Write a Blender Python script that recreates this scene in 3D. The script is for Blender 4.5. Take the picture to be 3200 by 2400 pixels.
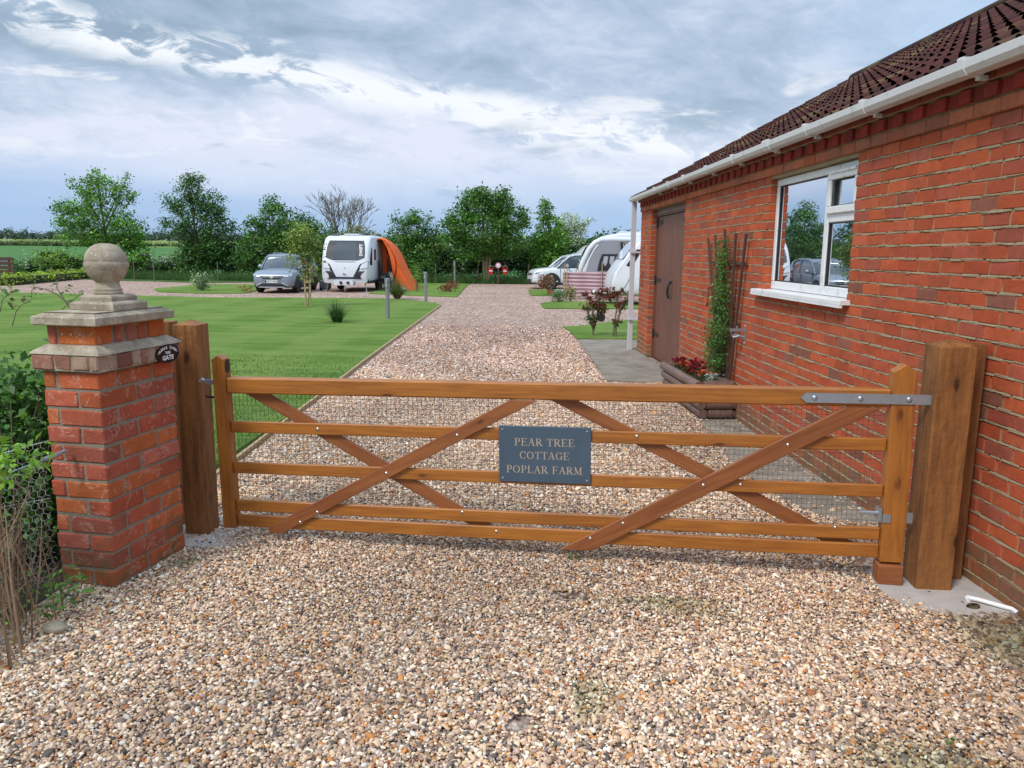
import bpy, math, random
import numpy as np
from mathutils import Vector, Matrix
random.seed(7); RNG = np.random.default_rng(7)
SC = bpy.context.scene
for o in list(bpy.data.objects): bpy.data.objects.remove(o)
R = math.radians
# ------------------------------------------------------------------ camera
FPX, CAM_H, PITCH, ROLL = 2404.0, 1.70, R(9.66), R(0.6)
cd = bpy.data.cameras.new('camera'); cam = bpy.data.objects.new('camera', cd); SC.collection.objects.link(cam)
cd.sensor_fit = 'HORIZONTAL'; cd.sensor_width = 36.0; cd.lens = 36.0 * FPX / 3200.0
cd.clip_start = 0.05; cd.clip_end = 6000
_f = np.array([0, math.cos(PITCH), -math.sin(PITCH)]); _r = np.array([1., 0, 0]); _u = np.cross(_r, _f)
_r2 = _r * math.cos(ROLL) + _u * math.sin(ROLL); _u2 = -_r * math.sin(ROLL) + _u * math.cos(ROLL)
cam.matrix_world = Matrix(((_r2[0], _u2[0], -_f[0], 0), (_r2[1], _u2[1], -_f[1], 0), (_r2[2], _u2[2], -_f[2], CAM_H), (0, 0, 0, 1)))
SC.camera = cam
# ------------------------------------------------------------------ light
SUN_EL, SUN_AZ = R(48), R(222)      # azimuth clockwise from +Y
sd = bpy.data.lights.new('sun', 'SUN'); sun = bpy.data.objects.new('sun', sd); SC.collection.objects.link(sun)
sd.energy = 2.1; sd.angle = R(14); sd.color = (1.0, 0.95, 0.88)
sdir = Vector((math.sin(SUN_AZ) * math.cos(SUN_EL), math.cos(SUN_AZ) * math.cos(SUN_EL), math.sin(SUN_EL)))
sun.rotation_euler = (-sdir).to_track_quat('-Z', 'Y').to_euler()
SC.view_settings.view_transform = 'Standard'; SC.view_settings.look = 'None'
SC.view_settings.exposure = 0.22; SC.view_settings.gamma = 1.0
try: SC.view_settings.use_curve_mapping = False
except Exception: pass

class NT:
    """small expression helper over a node tree"""
    def __init__(s, nt): s.nt = nt; s.n = nt.nodes; s.l = nt.links
    def new(s, t, **k):
        x = s.n.new(t)
        for a, b in k.items(): setattr(x, a, b)
        return x
    def put(s, sock, v):
        if isinstance(v, bpy.types.NodeSocket): s.l.new(v, sock)
        elif v is not None: sock.default_value = v
    def m(s, op, a, b=None, c=None, clamp=False):
        x = s.new('ShaderNodeMath', operation=op, use_clamp=clamp)
        s.put(x.inputs[0], a)
        if b is not None: s.put(x.inputs[1], b)
        if c is not None: s.put(x.inputs[2], c)
        return x.outputs[0]
    def ss(s, v, a, b):
        x = s.new('ShaderNodeMapRange', interpolation_type='SMOOTHSTEP')
        s.put(x.inputs['Value'], v); x.inputs['From Min'].default_value = a; x.inputs['From Max'].default_value = b
        return x.outputs[0]
    def mix(s, f, a, b, t='MIX'):
        x = s.new('ShaderNodeMix', data_type='RGBA', blend_type=t)
        s.put(x.inputs[0], f)
        for i, v in ((6, a), (7, b)):
            if isinstance(v, tuple) and len(v) == 3: v = (*v, 1)
            s.put(x.inputs[i], v)
        return x.outputs[2]
    def vec(s, a, b, c):
        x = s.new('ShaderNodeCombineXYZ')
        for i, v in enumerate((a, b, c)): s.put(x.inputs[i], v)
        return x.outputs[0]
    def scale(s, v, sx, sy, sz):
        x = s.new('ShaderNodeMapping'); s.put(x.inputs[0], v); x.inputs['Scale'].default_value = (sx, sy, sz); return x.outputs[0]
    def noise(s, v, sc, det=4, rough=.55, dist=0.0, out=0):
        x = s.new('ShaderNodeTexNoise'); s.put(x.inputs['Vector'], v)
        x.inputs['Scale'].default_value = sc; x.inputs['Detail'].default_value = det
        x.inputs['Roughness'].default_value = rough; x.inputs['Distortion'].default_value = dist
        return x.outputs[out]
    def vor(s, v, sc, feat='F1', out='Distance', rnd=1.0):
        x = s.new('ShaderNodeTexVoronoi', feature=feat); s.put(x.inputs['Vector'], v); x.inputs['Scale'].default_value = sc
        x.inputs['Randomness'].default_value = rnd
        return x.outputs[out]
    def ramp(s, v, stops):
        x = s.new('ShaderNodeValToRGB'); s.put(x.inputs[0], v); e = x.color_ramp.elements
        while len(e) > 1: e.remove(e[-1])
        for i, (p, c) in enumerate(stops):
            q = e[0] if i == 0 else e.new(p)
            q.position = p; q.color = (*c, 1) if len(c) == 3 else c
        return x.outputs[0]

# ------------------------------------------------------------------ world: blue sky under broken grey cloud
W = bpy.data.worlds.new('World'); SC.world = W; W.use_nodes = True
t = NT(W.node_tree); bg = t.n['Background']
sky = t.new('ShaderNodeTexSky', sky_type='NISHITA', sun_disc=False, sun_elevation=SUN_EL, sun_rotation=SUN_AZ)
sky.dust_density = 1.0
g = t.new('ShaderNodeTexCoord').outputs['Generated']
sp = t.new('ShaderNodeSeparateXYZ'); t.put(sp.inputs[0], g); X, Y, Z = sp.outputs
az = t.m('DEGREES', t.m('ARCTAN2', X, Y)); el = t.m('DEGREES', t.m('ARCSINE', Z))
zz = t.m('ADD', t.m('MAXIMUM', Z, 0.0), 0.10)
P = t.vec(t.m('DIVIDE', X, zz), t.m('MULTIPLY', t.m('DIVIDE', Y, zz), 1.0), 0.0)
nbig = t.noise(P, 0.55, 7, .55, .4); nmid = t.noise(P, 1.7, 6, .6, .5); nfin = t.noise(P, 5.0, 5, .6, .3)
nb2 = t.noise(t.vec(t.m('MULTIPLY', az, .055), t.m('MULTIPLY', el, .16), 3.3), 1.0, 6, .6, .6)
nb3 = t.noise(t.vec(t.m('MULTIPLY', az, .23), t.m('MULTIPLY', t.m('ADD', el, t.m('MULTIPLY', az, .13)), .52), 7.7), 1.0, 8, .62, .7)
body0 = t.m('ADD', t.m('MULTIPLY', nbig, .40), t.m('ADD', t.m('MULTIPLY', nb2, .38), t.m('MULTIPLY', nmid, .22)))
body = t.m('ADD', .5, t.m('ADD', t.m('MULTIPLY', t.m('SUBTRACT', nb3, .5), .35), t.m('MULTIPLY', t.m('SUBTRACT', body0, .5), 1.8)))
# grey undersides, thinning downwards
elr = t.ss(el, 2.0, 15.0)
tone = t.m('SUBTRACT', t.m('ADD', body, .30), t.m('MULTIPLY', elr, .33))
cl = t.ramp(tone, [(.28, (.27, .37, .51)), (.38, (.33, .435, .58)), (.48, (.41, .51, .68)), (.58, (.53, .61, .78)), (.70, (.66, .71, .87))])
# bright breaks along a diagonal band
azp = t.m('MAXIMUM', t.m('ADD', az, 40.0), 0.0)
lin = t.m('SUBTRACT', 16.0, t.m('MULTIPLY', azp, .165))
d = t.m('ABSOLUTE', t.m('SUBTRACT', el, t.m('ADD', lin, t.m('MULTIPLY', t.m('SUBTRACT', nb2, .5), 6.0))))
band = t.m('SUBTRACT', 1.0, t.ss(d, .3, 2.0))
gap = t.m('MULTIPLY', t.ss(t.m('ADD', nb3, t.m('MULTIPLY', nfin, .16)), .50, .60), band)
gap2 = t.m('MULTIPLY', t.ss(nb3, .56, .68), t.m('MULTIPLY', t.ss(el, 14.0, 8.0), .55))
cl = t.mix(t.m('MAXIMUM', gap, gap2, clamp=True), cl, (.80, .84, .93))
blu = t.m('MULTIPLY', t.m('MULTIPLY', t.ss(az, 14.0, 34.0), t.ss(el, 5.0, 12.0)), t.ss(nb2, .38, .62))
cl = t.mix(t.m('MULTIPLY', blu, .75), cl, (.40, .57, .82))
gap3 = t.m('MULTIPLY', t.ss(t.noise(t.vec(t.m('MULTIPLY', az, .10), t.m('MULTIPLY', el, .45), 21.0), 1.0, 6, .62, .5), .55, .66), t.m('MULTIPLY', t.ss(el, 2.5, 5.5), t.ss(el, 13.0, 10.0)))
cl = t.mix(t.m('MULTIPLY', gap3, .8), cl, (.78, .81, .90))
# dark low cumulus
dk = t.m('MULTIPLY', t.ss(t.noise(t.vec(t.m('MULTIPLY', az, .12), t.m('MULTIPLY', el, .42), 1.2), 1.0, 5, .55, .4), .58, .68), t.m('MULTIPLY', t.ss(el, 3.0, 5.0), t.ss(el, 10.0, 7.5)))
cl = t.mix(t.m('MULTIPLY', dk, .75), cl, (.33, .43, .55))
# clear band near the horizon
hz = t.m('MULTIPLY', t.ss(t.m('ADD', el, t.m('MULTIPLY', t.m('SUBTRACT', nb2, .5), 6.0)), 7.5, 1.8), .95)
skyc = t.mix(.12, (.32, .49, .79), t.mix(1.0, sky.outputs[0], (.1, .1, .1), 'MULTIPLY'))
cl = t.mix(hz, cl, skyc)
# extra sky brightness overhead, out of view, added to light the scene
bo = t.m('ADD', 1.0, t.m('MULTIPLY', t.ss(el, 22.0, 50.0), 0.95))
cl = t.mix(1.0, cl, t.vec(bo, bo, t.m('MULTIPLY', bo, .96)), 'MULTIPLY')
cl = t.mix(1.0, cl, (10.0, 10.0, 10.0), 'MULTIPLY')
t.l.new(cl, bg.inputs[0]); bg.inputs[1].default_value = 0.1

# ------------------------------------------------------------------ helpers
def at(u, v, y):
    """point of the place seen at photograph pixel (u, v) at distance y"""
    dv = _f + _r2 * (u - 1600) / FPX - _u2 * (v - 1200) / FPX
    k = y / dv[1]; return Vector((dv[0] * k, y, CAM_H + dv[2] * k))
def objlink(o, parent=None):
    SC.collection.objects.link(o)
    if parent is not None: o.parent = parent
    return o
def tag(o, label=None, cat=None, group=None, kind=None):
    if label: o['label'] = label
    if cat: o['category'] = cat
    if group: o['group'] = group
    if kind: o['kind'] = kind
    return o
def empty(name, loc=(0, 0, 0), rz=0.0, parent=None):
    o = bpy.data.objects.new(name, None); o.location = loc; o.rotation_euler = (0, 0, rz); o.empty_display_size = .2
    return objlink(o, parent)
class MB:
    def __init__(s): s.v = []; s.f = []; s.c = []; s.hc = False
    def add(s, vs, fs, col=None):
        o = len(s.v); s.v += [tuple(map(float, p)) for p in vs]; s.f += [tuple(i + o for i in f) for f in fs]
        s.c += [col or (1, 1, 1)] * len(fs)
        if col: s.hc = True
        return s
    def box(s, x0, x1, y0, y1, z0, z1, col=None, M=None):
        vs = [Vector((x, y, z)) for z in (z0, z1) for y in (y0, y1) for x in (x0, x1)]
        if M: vs = [M @ p for p in vs]
        return s.add(vs, [(0, 2, 3, 1), (4, 5, 7, 6), (0, 1, 5, 4), (2, 6, 7, 3), (0, 4, 6, 2), (1, 3, 7, 5)], col)
    def cbox(s, x0, x1, y0, y1, z0, z1, c=.004, col=None, jit=0.0, M=None, rnd=random):
        """box with chamfered edges and a little irregularity"""
        xs, ys, zs = (x0, x1), (y0, y1), (z0, z1); vs = []; ix = {}
        for i in (0, 1):
            for j in (0, 1):
                for k in (0, 1):
                    X0, Y0, Z0 = xs[i], ys[j], zs[k]; dx = c if i == 0 else -c; dy = c if j == 0 else -c; dz = c if k == 0 else -c
                    jx, jy, jz = [(rnd.random() - .5) * 2 * jit for _ in range(3)]
                    for a, p in (('x', (X0, Y0 + dy, Z0 + dz)), ('y', (X0 + dx, Y0, Z0 + dz)), ('z', (X0 + dx, Y0 + dy, Z0))):
                        ix[(i, j, k, a)] = len(vs); q = Vector((p[0] + jx, p[1] + jy, p[2] + jz)); vs.append(M @ q if M else q)
        F = []
        for i in (0, 1):
            a = [ix[(i, j, k, 'x')] for j, k in ((0, 0), (0, 1), (1, 1), (1, 0))]; F.append(a if i == 0 else a[::-1])
            a = [ix[(j, i, k, 'y')] for j, k in ((0, 0), (1, 0), (1, 1), (0, 1))]; F.append(a if i == 0 else a[::-1])
            a = [ix[(j, k, i, 'z')] for j, k in ((0, 0), (0, 1), (1, 1), (1, 0))]; F.append(a if i == 0 else a[::-1])
        for j in (0, 1):
            for k in (0, 1):
                F.append([ix[(0, j, k, 'y')], ix[(1, j, k, 'y')], ix[(1, j, k, 'z')], ix[(0, j, k, 'z')]])
                F.append([ix[(j, 0, k, 'x')], ix[(j, 1, k, 'x')], ix[(j, 1, k, 'z')], ix[(j, 0, k, 'z')]])
                F.append([ix[(j, k, 0, 'x')], ix[(j, k, 1, 'x')], ix[(j, k, 1, 'y')], ix[(j, k, 0, 'y')]])
        for i in (0, 1):
            for j in (0, 1):
                for k in (0, 1): F.append([ix[(i, j, k, a)] for a in 'xyz'])
        return s.add(vs, F, col)
    def tube(s, pts, rad, n=6, col=None, cap=True):
        pts = [Vector(p) for p in pts]; rad = rad if isinstance(rad, (list, tuple)) else [rad] * len(pts)
        vs = []; fs = []; up = Vector((0, 0, 1)); prev = None
        for i, p in enumerate(pts):
            d = (pts[min(i + 1, len(pts) - 1)] - pts[max(i - 1, 0)])
            d = d.normalized() if d.length > 1e-9 else Vector((0, 0, 1))
            if prev is None: a = d.orthogonal().normalized()
            else:
                a = prev - d * prev.dot(d); a = a.normalized() if a.length > 1e-6 else d.orthogonal().normalized()
            prev = a; b = d.cross(a)
            for k in range(n):
                th = 2 * math.pi * k / n; vs.append(p + (a * math.cos(th) + b * math.sin(th)) * rad[i])
        for i in range(len(pts) - 1):
            for k in range(n): fs.append((i * n + k, i * n + (k + 1) % n, (i + 1) * n + (k + 1) % n, (i + 1) * n + k))
        if cap: fs.append(tuple(range(n))[::-1]); fs.append(tuple((len(pts) - 1) * n + k for k in range(n)))
        return s.add(vs, fs, col)
    def lathe(s, prof, n=24, c=(0, 0, 0), col=None, M=None):
        vs = []; fs = []
        for r, z in prof:
            for k in range(n):
                th = 2 * math.pi * k / n; q = Vector((c[0] + r * math.cos(th), c[1] + r * math.sin(th), c[2] + z)); vs.append(M @ q if M else q)
        for i in range(len(prof) - 1):
            for k in range(n): fs.append((i * n + k, i * n + (k + 1) % n, (i + 1) * n + (k + 1) % n, (i + 1) * n + k))
        fs.append(tuple(range(n))[::-1]); fs.append(tuple((len(prof) - 1) * n + k for k in range(n)))
        return s.add(vs, fs, col)
    def prism(s, poly, h0, h1, fn, col=None):
        """poly of (a, b); fn(a, b, h) -> point"""
        n = len(poly); vs = [fn(a, b, h) for h in (h0, h1) for a, b in poly]
        fs = [tuple(range(n))[::-1], tuple(range(n, 2 * n))] + [(i, (i + 1) % n, n + (i + 1) % n, n + i) for i in range(n)]
        return s.add(vs, fs, col)
    def loft(s, rings, col=None, cap=True, closed=True):
        n = len(rings[0]); vs = [p for r in rings for p in r]; fs = []
        for i in range(len(rings) - 1):
            for k in range(n if closed else n - 1): fs.append((i * n + k, i * n + (k + 1) % n, (i + 1) * n + (k + 1) % n, (i + 1) * n + k))
        if cap: fs.append(tuple(range(n))[::-1]); fs.append(tuple((len(rings) - 1) * n + k for k in range(n)))
        return s.add(vs, fs, col)
    def build(s, name, mat, parent=None, smooth=False, fix=True):
        me = bpy.data.meshes.new(name); me.from_pydata(s.v, [], s.f); me.update()
        if s.hc:
            a = me.attributes.new('Col', 'FLOAT_COLOR', 'FACE'); cc = np.ones((len(s.f), 4), np.float32); cc[:, :3] = s.c
            a.data.foreach_set('color', cc.ravel())
        if fix:
            import bmesh
            bm = bmesh.new(); bm.from_mesh(me); bmesh.ops.recalc_face_normals(bm, faces=bm.faces); bm.to_mesh(me); bm.free()
        if smooth:
            me.polygons.foreach_set('use_smooth', [True] * len(me.polygons))
            try: me.set_sharp_from_angle(angle=R(38))
            except Exception: pass
        me.materials.append(mat)
        return objlink(bpy.data.objects.new(name, me), parent)
def np_mesh(name, V, F, C, mat, parent=None, smooth=False):
    me = bpy.data.meshes.new(name); nv, nf, k = len(V), len(F), F.shape[1]
    me.vertices.add(nv); me.vertices.foreach_set('co', V.astype(np.float32).ravel())
    me.loops.add(nf * k); me.loops.foreach_set('vertex_index', F.astype(np.int32).ravel())
    me.polygons.add(nf); me.polygons.foreach_set('loop_start', np.arange(0, nf * k, k, dtype=np.int32))
    me.update(calc_edges=True)
    if C is not None:
        a = me.attributes.new('Col', 'FLOAT_COLOR', 'FACE'); cc = np.ones((nf, 4), np.float32); cc[:, :3] = C
        a.data.foreach_set('color', cc.ravel())
    if smooth: me.polygons.foreach_set('use_smooth', np.ones(nf, bool))
    me.materials.append(mat)
    return objlink(bpy.data.objects.new(name, me), parent)

# ------------------------------------------------------------------ materials
def mat(name, col=None, rough=.6, metal=0.0, attr=False, var=None, bump=None, spec=None, coat=0.0, emit=None, fn=None, coord='Object'):
    m = bpy.data.materials.new(name); m.use_nodes = True; t = NT(m.node_tree); b = t.n['Principled BSDF']
    tc = t.new('ShaderNodeTexCoord').outputs[coord]; c = (*col, 1) if col else None
    if attr: c = t.new('ShaderNodeAttribute', attribute_name='Col').outputs['Color']
    if attr and col: c = t.mix(1.0, c, (*col, 1), 'MULTIPLY')
    if var:   # (scale, amount)
        n = t.noise(tc, var[0], 5, .6); k = t.m('ADD', 1 - var[1], t.m('MULTIPLY', n, 2 * var[1])); c = t.mix(1.0, c, t.vec(k, k, k), 'MULTIPLY')
    if fn: c = fn(t, tc, c, b)
    if c is not None: t.put(b.inputs['Base Color'], c)
    b.inputs['Roughness'].default_value = rough; b.inputs['Metallic'].default_value = metal
    if spec is not None: b.inputs['Specular IOR Level'].default_value = spec
    if coat: b.inputs['Coat Weight'].default_value = coat; b.inputs['Coat Roughness'].default_value = .05
    if bump:  # (scale, strength, distance)
        bp = t.new('ShaderNodeBump'); bp.inputs['Strength'].default_value = bump[1]; bp.inputs['Distance'].default_value = bump[2]
        t.put(bp.inputs['Height'], t.noise(tc, bump[0], 6, .6)); t.l.new(bp.outputs[0], b.inputs['Normal'])
    return m
M = {}
def leaf_mat(name, tr=.28):
    m = bpy.data.materials.new(name); m.use_nodes = True; t = NT(m.node_tree); b = t.n['Principled BSDF']
    c = t.new('ShaderNodeAttribute', attribute_name='Col').outputs['Color']
    t.put(b.inputs['Base Color'], c); b.inputs['Roughness'].default_value = .5; b.inputs['Specular IOR Level'].default_value = .35
    tl = t.new('ShaderNodeBsdfTranslucent'); t.put(tl.inputs[0], t.mix(1.0, c, (1.25, 1.35, .6, 1), 'MULTIPLY'))
    ms = t.new('ShaderNodeMixShader'); ms.inputs[0].default_value = tr
    t.l.new(b.outputs[0], ms.inputs[1]); t.l.new(tl.outputs[0], ms.inputs[2]); t.l.new(ms.outputs[0], t.n['Material Output'].inputs[0])
    return m
M['leaf'] = leaf_mat('leaf'); M['petal'] = leaf_mat('petal', .15)
M['bark'] = mat('bark', (.16, .13, .09), .9, var=(6, .4), bump=(20, .8, .02))
M['bark_green'] = mat('bark_green', (.25, .23, .12), .9, var=(5, .4), bump=(20, .8, .02))
M['twig'] = mat('twig', (.34, .26, .18), .9, attr=True, var=(9, .3))
def brick_fn(t, tc, c, b):
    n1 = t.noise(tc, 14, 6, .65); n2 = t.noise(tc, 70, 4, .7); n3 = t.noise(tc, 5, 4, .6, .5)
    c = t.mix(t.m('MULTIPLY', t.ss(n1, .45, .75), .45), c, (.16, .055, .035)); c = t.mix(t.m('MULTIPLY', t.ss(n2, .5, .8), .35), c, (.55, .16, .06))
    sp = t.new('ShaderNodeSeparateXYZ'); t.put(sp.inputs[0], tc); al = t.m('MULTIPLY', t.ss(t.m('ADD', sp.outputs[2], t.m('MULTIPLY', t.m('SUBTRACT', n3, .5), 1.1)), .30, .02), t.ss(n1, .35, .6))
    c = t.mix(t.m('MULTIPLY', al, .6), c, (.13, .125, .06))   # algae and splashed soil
    k = t.m('ADD', .75, t.m('MULTIPLY', n3, .5)); return t.mix(1.0, c, t.vec(k, k, k), 'MULTIPLY')
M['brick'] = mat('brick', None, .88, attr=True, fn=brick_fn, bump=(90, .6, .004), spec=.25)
def oldbrick_fn(t, tc, c, b):
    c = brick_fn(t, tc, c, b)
    n = t.noise(tc, 11, 5, .7, 1.2); n2 = t.noise(tc, 60, 3, .7)
    edge = t.m('SUBTRACT', 1.0, t.ss(t.m('ABSOLUTE', t.m('SUBTRACT', n, .6)), 0.0, .035))
    f = t.m('MULTIPLY', t.m('MAXIMUM', t.m('MULTIPLY', edge, .8), t.m('MULTIPLY', t.ss(n, .66, .72), .6)), t.ss(n2, .3, .6))
    return t.mix(t.m('MULTIPLY', f, .75), c, (.62, .45, .36))
M['old_brick'] = mat('old_brick', None, .9, attr=True, fn=oldbrick_fn, bump=(60, .8, .006), spec=.25)
M['mortar'] = mat('mortar', (.36, .285, .18), .95, var=(22, .25), bump=(60, 1.0, .006), spec=.1)
M['old_mortar'] = mat('old_mortar', (.27, .23, .18), .95, var=(22, .25), bump=(60, 1.0, .006), spec=.1)
def stone_fn(t, tc, c, b):
    n1 = t.noise(tc, 9, 6, .65); n2 = t.noise(tc, 55, 4, .7); n3 = t.noise(tc, 120, 3, .7)
    c = t.mix(t.ss(n1, .35, .7), (.30, .245, .175), (.50, .43, .325)); c = t.mix(t.m('MULTIPLY', t.ss(n2, .56, .68), .8), c, (.58, .52, .42))
    return t.mix(t.m('MULTIPLY', t.ss(n3, .6, .72), .6), c, (.10, .085, .06))
M['stone'] = mat('stone', (.3, .3, .3), .95, fn=stone_fn, bump=(80, .9, .005), spec=.15)
def wood_fn(base, dark, knots=True, sc=(1.0, 16, 16)):
    def fn(t, tc, c, b):
        oi = t.new('ShaderNodeObjectInfo').outputs['Random']; off = t.vec(t.m('MULTIPLY', oi, 37.0), t.m('MULTIPLY', oi, 11.0), t.m('MULTIPLY', oi, 5.0))
        va = t.new('ShaderNodeVectorMath', operation='ADD'); t.put(va.inputs[0], tc); t.put(va.inputs[1], off); q = va.outputs[0]; kc = t.scale(q, 3.0, .01, 9) if sc[0] < sc[2] and sc[1] > 2 else t.scale(q, 8, 8, 3.0)
        g1 = t.noise(t.scale(q, *sc), 3.0, 5, .6, .6); g2 = t.noise(t.scale(q, sc[0] * 1.6, sc[1] * 3, sc[2] * 3), 5.0, 4, .6); lo = t.noise(q, 2.2, 3, .5)
        f = t.m('ADD', t.m('MULTIPLY', g1, .6), t.m('ADD', t.m('MULTIPLY', g2, .25), t.m('MULTIPLY', lo, .25)))
        c = t.mix(t.ss(f, .38, .75), base, dark)
        if knots:
            kk = t.m('ADD', t.vor(kc, 1.0), t.m('MULTIPLY', t.m('SUBTRACT', g2, .5), .25)); kr = .10 if sc[0] < sc[2] else .17
            c = t.mix(t.m('MULTIPLY', t.ss(kk, kr * 2.6, kr), .30), c, (dark[0] * .8, dark[1] * .7, dark[2] * .6)); c = t.mix(t.m('MULTIPLY', t.ss(kk, kr, kr * .45), .85), c, (dark[0] * .3, dark[1] * .22, dark[2] * .2))
        return c
    return fn
M['gate_wood'] = mat('gate_wood', (.3, .3, .3), .42, fn=wood_fn((.45, .165, .022), (.25, .078, .012)), bump=(60, .15, .002), spec=.6)
M['brace_wood'] = mat('brace_wood', (.3, .3, .3), .5, fn=wood_fn((.33, .115, .032), (.19, .056, .017)), bump=(60, .2, .002), spec=.5)
M['stile_wood'] = mat('stile_wood', (.3, .3, .3), .42, fn=wood_fn((.45, .165, .022), (.24, .074, .012), True, (16, 16, 1.0)), bump=(60, .15, .002), spec=.6)
M['post_wood'] = mat('post_wood', (.3, .3, .3), .62, fn=wood_fn((.33, .135, .038), (.12, .048, .017), True, (9, 9, .9)), bump=(28, .6, .010), spec=.35)
M['door_wood'] = mat('door_wood', (.3, .3, .3), .5, fn=wood_fn((.21, .085, .055), (.11, .044, .03), False, (26, 26, .6)), bump=(50, .3, .004), spec=.4)
M['pale_wood'] = mat('pale_wood', (.42, .30, .15), .7, var=(12, .3))
M['dark_wood'] = mat('dark_wood', (.085, .04, .028), .7, var=(12, .4))
M['log_wood'] = mat('log_wood', (.3, .3, .3), .45, fn=wood_fn((.21, .12, .09), (.10, .055, .04), False, (14, 1.0, 14)), bump=(40, .5, .005), spec=.6)
M['galv'] = mat('galv', (.42, .46, .50), .38, .75, var=(20, .2)); M['steel'] = mat('steel', (.75, .75, .74), .22, 1.0)
M['wire'] = mat('wire', (.13, .12, .10), .6, .4); M['hexwire'] = mat('hexwire', (.75, .78, .78), .5, .2)
M['iron'] = mat('iron', (.018, .018, .02), .5); M['rust'] = mat('rust', (.09, .03, .015), .9)
M['slate'] = mat('slate', (.062, .098, .135), .5, var=(7, .22), bump=(70, .3, .002)); M['gold'] = mat('gold', (.50, .39, .27), .5)
M['black_gloss'] = mat('black_gloss', (.008, .009, .013), .25, spec=.6); M['white_paint'] = mat('white_paint', (.85, .85, .85), .5)
def upvc_fn(t, tc, c, b):
    n = t.noise(tc, 9, 5, .7); return t.mix(t.m('MULTIPLY', t.ss(n, .54, .72), .5), c, (.30, .29, .24))
M['upvc'] = mat('upvc', (.80, .80, .80), .38, fn=upvc_fn); M['gutter'] = mat('gutter', (.66, .66, .655), .42, fn=upvc_fn)
M['pipe'] = mat('pipe', (.56, .56, .60), .45)
def tile_fn(t, tc, c, b):
    n = t.noise(tc, 5, 5, .65); n2 = t.noise(tc, 38, 3, .7); n3 = t.noise(tc, 1.1, 4, .6)
    c = t.mix(1.0, c, t.ramp(n, [(.3, (.6, .6, .6)), (.7, (1.2, 1.2, 1.2))]), 'MULTIPLY'); c = t.mix(t.m('MULTIPLY', t.ss(n3, .50, .72), .5), c, (.22, .17, .07))
    return t.mix(t.ss(n2, .745, .77), c, (.5, .48, .42))
M['tile'] = mat('tile', (.15, .062, .048), .8, attr=True, fn=tile_fn, bump=(60, .5, .004), spec=.3)
def gravel_fn(t, tc, c, b):
    def lay(s):
        v = t.vor(tc, s, out='Color'); d = t.vor(tc, s); sx = t.new('ShaderNodeSeparateColor'); t.put(sx.inputs[0], v)
        q = t.ramp(sx.outputs[0], [(0, (.12, .085, .07)), (.18, (.28, .19, .15)), (.40, (.44, .31, .235)), (.62, (.58, .44, .345)), (.82, (.72, .58, .48)), (1, (.90, .80, .72))])
        return t.mix(t.ss(d, .75, .35), t.mix(1.0, q, (.35, .35, .35), 'MULTIPLY'), q)
    a = lay(38.0); bb = t.noise(tc, .6, 7, .72); a2 = lay(15.0)
    a = t.mix(.5, a, a2)
    # finer, pinker stone with distance along the drive and wheel-worn patches
    sp = t.new('ShaderNodeSeparateXYZ'); t.put(sp.inputs[0], tc); a = t.mix(1.0, a, (1.20, 1.15, 1.11), 'MULTIPLY')
    a = t.mix(t.ss(sp.outputs[1], 9.0, 17.0), a, t.mix(1.0, a, (.96, .90, .90), 'MULTIPLY'))
    k = t.m('ADD', .62, t.m('MULTIPLY', bb, .76)); return t.mix(1.0, a, t.vec(k, k, k), 'MULTIPLY')
M['gravel'] = mat('gravel', (.3, .3, .3), .9, fn=gravel_fn, bump=(55, 1.0, .02), spec=.2)
M['pebble'] = mat('pebble', None, .72, attr=True, var=(120, .18), spec=.35)
def lawn_fn(t, tc, c, b):
    n1 = t.noise(tc, .9, 5, .6); n2 = t.noise(t.scale(tc, 1, 1.0, 1), 26, 4, .7); n3 = t.noise(t.scale(tc, .25, 1.1, 1), 2.2, 4, .6)
    sp = t.new('ShaderNodeSeparateXYZ'); t.put(sp.inputs[0], tc)
    st = t.ss(t.m('SINE', t.m('MULTIPLY', t.m('ADD', sp.outputs[0], t.m('MULTIPLY', n1, .5)), 3.3)), -.35, .35)
    c = t.mix(t.ss(n3, .32, .68), (.090, .175, .024), (.165, .248, .048)); c = t.mix(t.m('MULTIPLY', st, .30), c, (.21, .285, .07))
    c = t.mix(t.m('MULTIPLY', t.ss(n1, .55, .8), .45), c, (.24, .30, .10))
    k = t.m('ADD', .62, t.m('MULTIPLY', n2, .76)); return t.mix(1.0, c, t.vec(k, k, k), 'MULTIPLY')
M['lawn'] = mat('lawn', (.1, .3, .1), .9, fn=lawn_fn, bump=(90, .8, .02), spec=.15)
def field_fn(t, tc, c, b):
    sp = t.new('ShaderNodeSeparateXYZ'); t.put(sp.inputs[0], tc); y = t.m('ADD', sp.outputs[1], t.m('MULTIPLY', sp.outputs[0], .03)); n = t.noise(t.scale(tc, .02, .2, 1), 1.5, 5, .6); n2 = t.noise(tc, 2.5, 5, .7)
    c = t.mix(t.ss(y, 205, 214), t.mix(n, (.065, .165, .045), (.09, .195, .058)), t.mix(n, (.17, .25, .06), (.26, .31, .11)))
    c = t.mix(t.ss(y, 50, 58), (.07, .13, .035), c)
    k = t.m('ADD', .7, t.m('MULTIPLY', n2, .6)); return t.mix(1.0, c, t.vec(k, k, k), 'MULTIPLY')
M['field'] = mat('field', (.1, .2, .1), .95, fn=field_fn, spec=.1)
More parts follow.
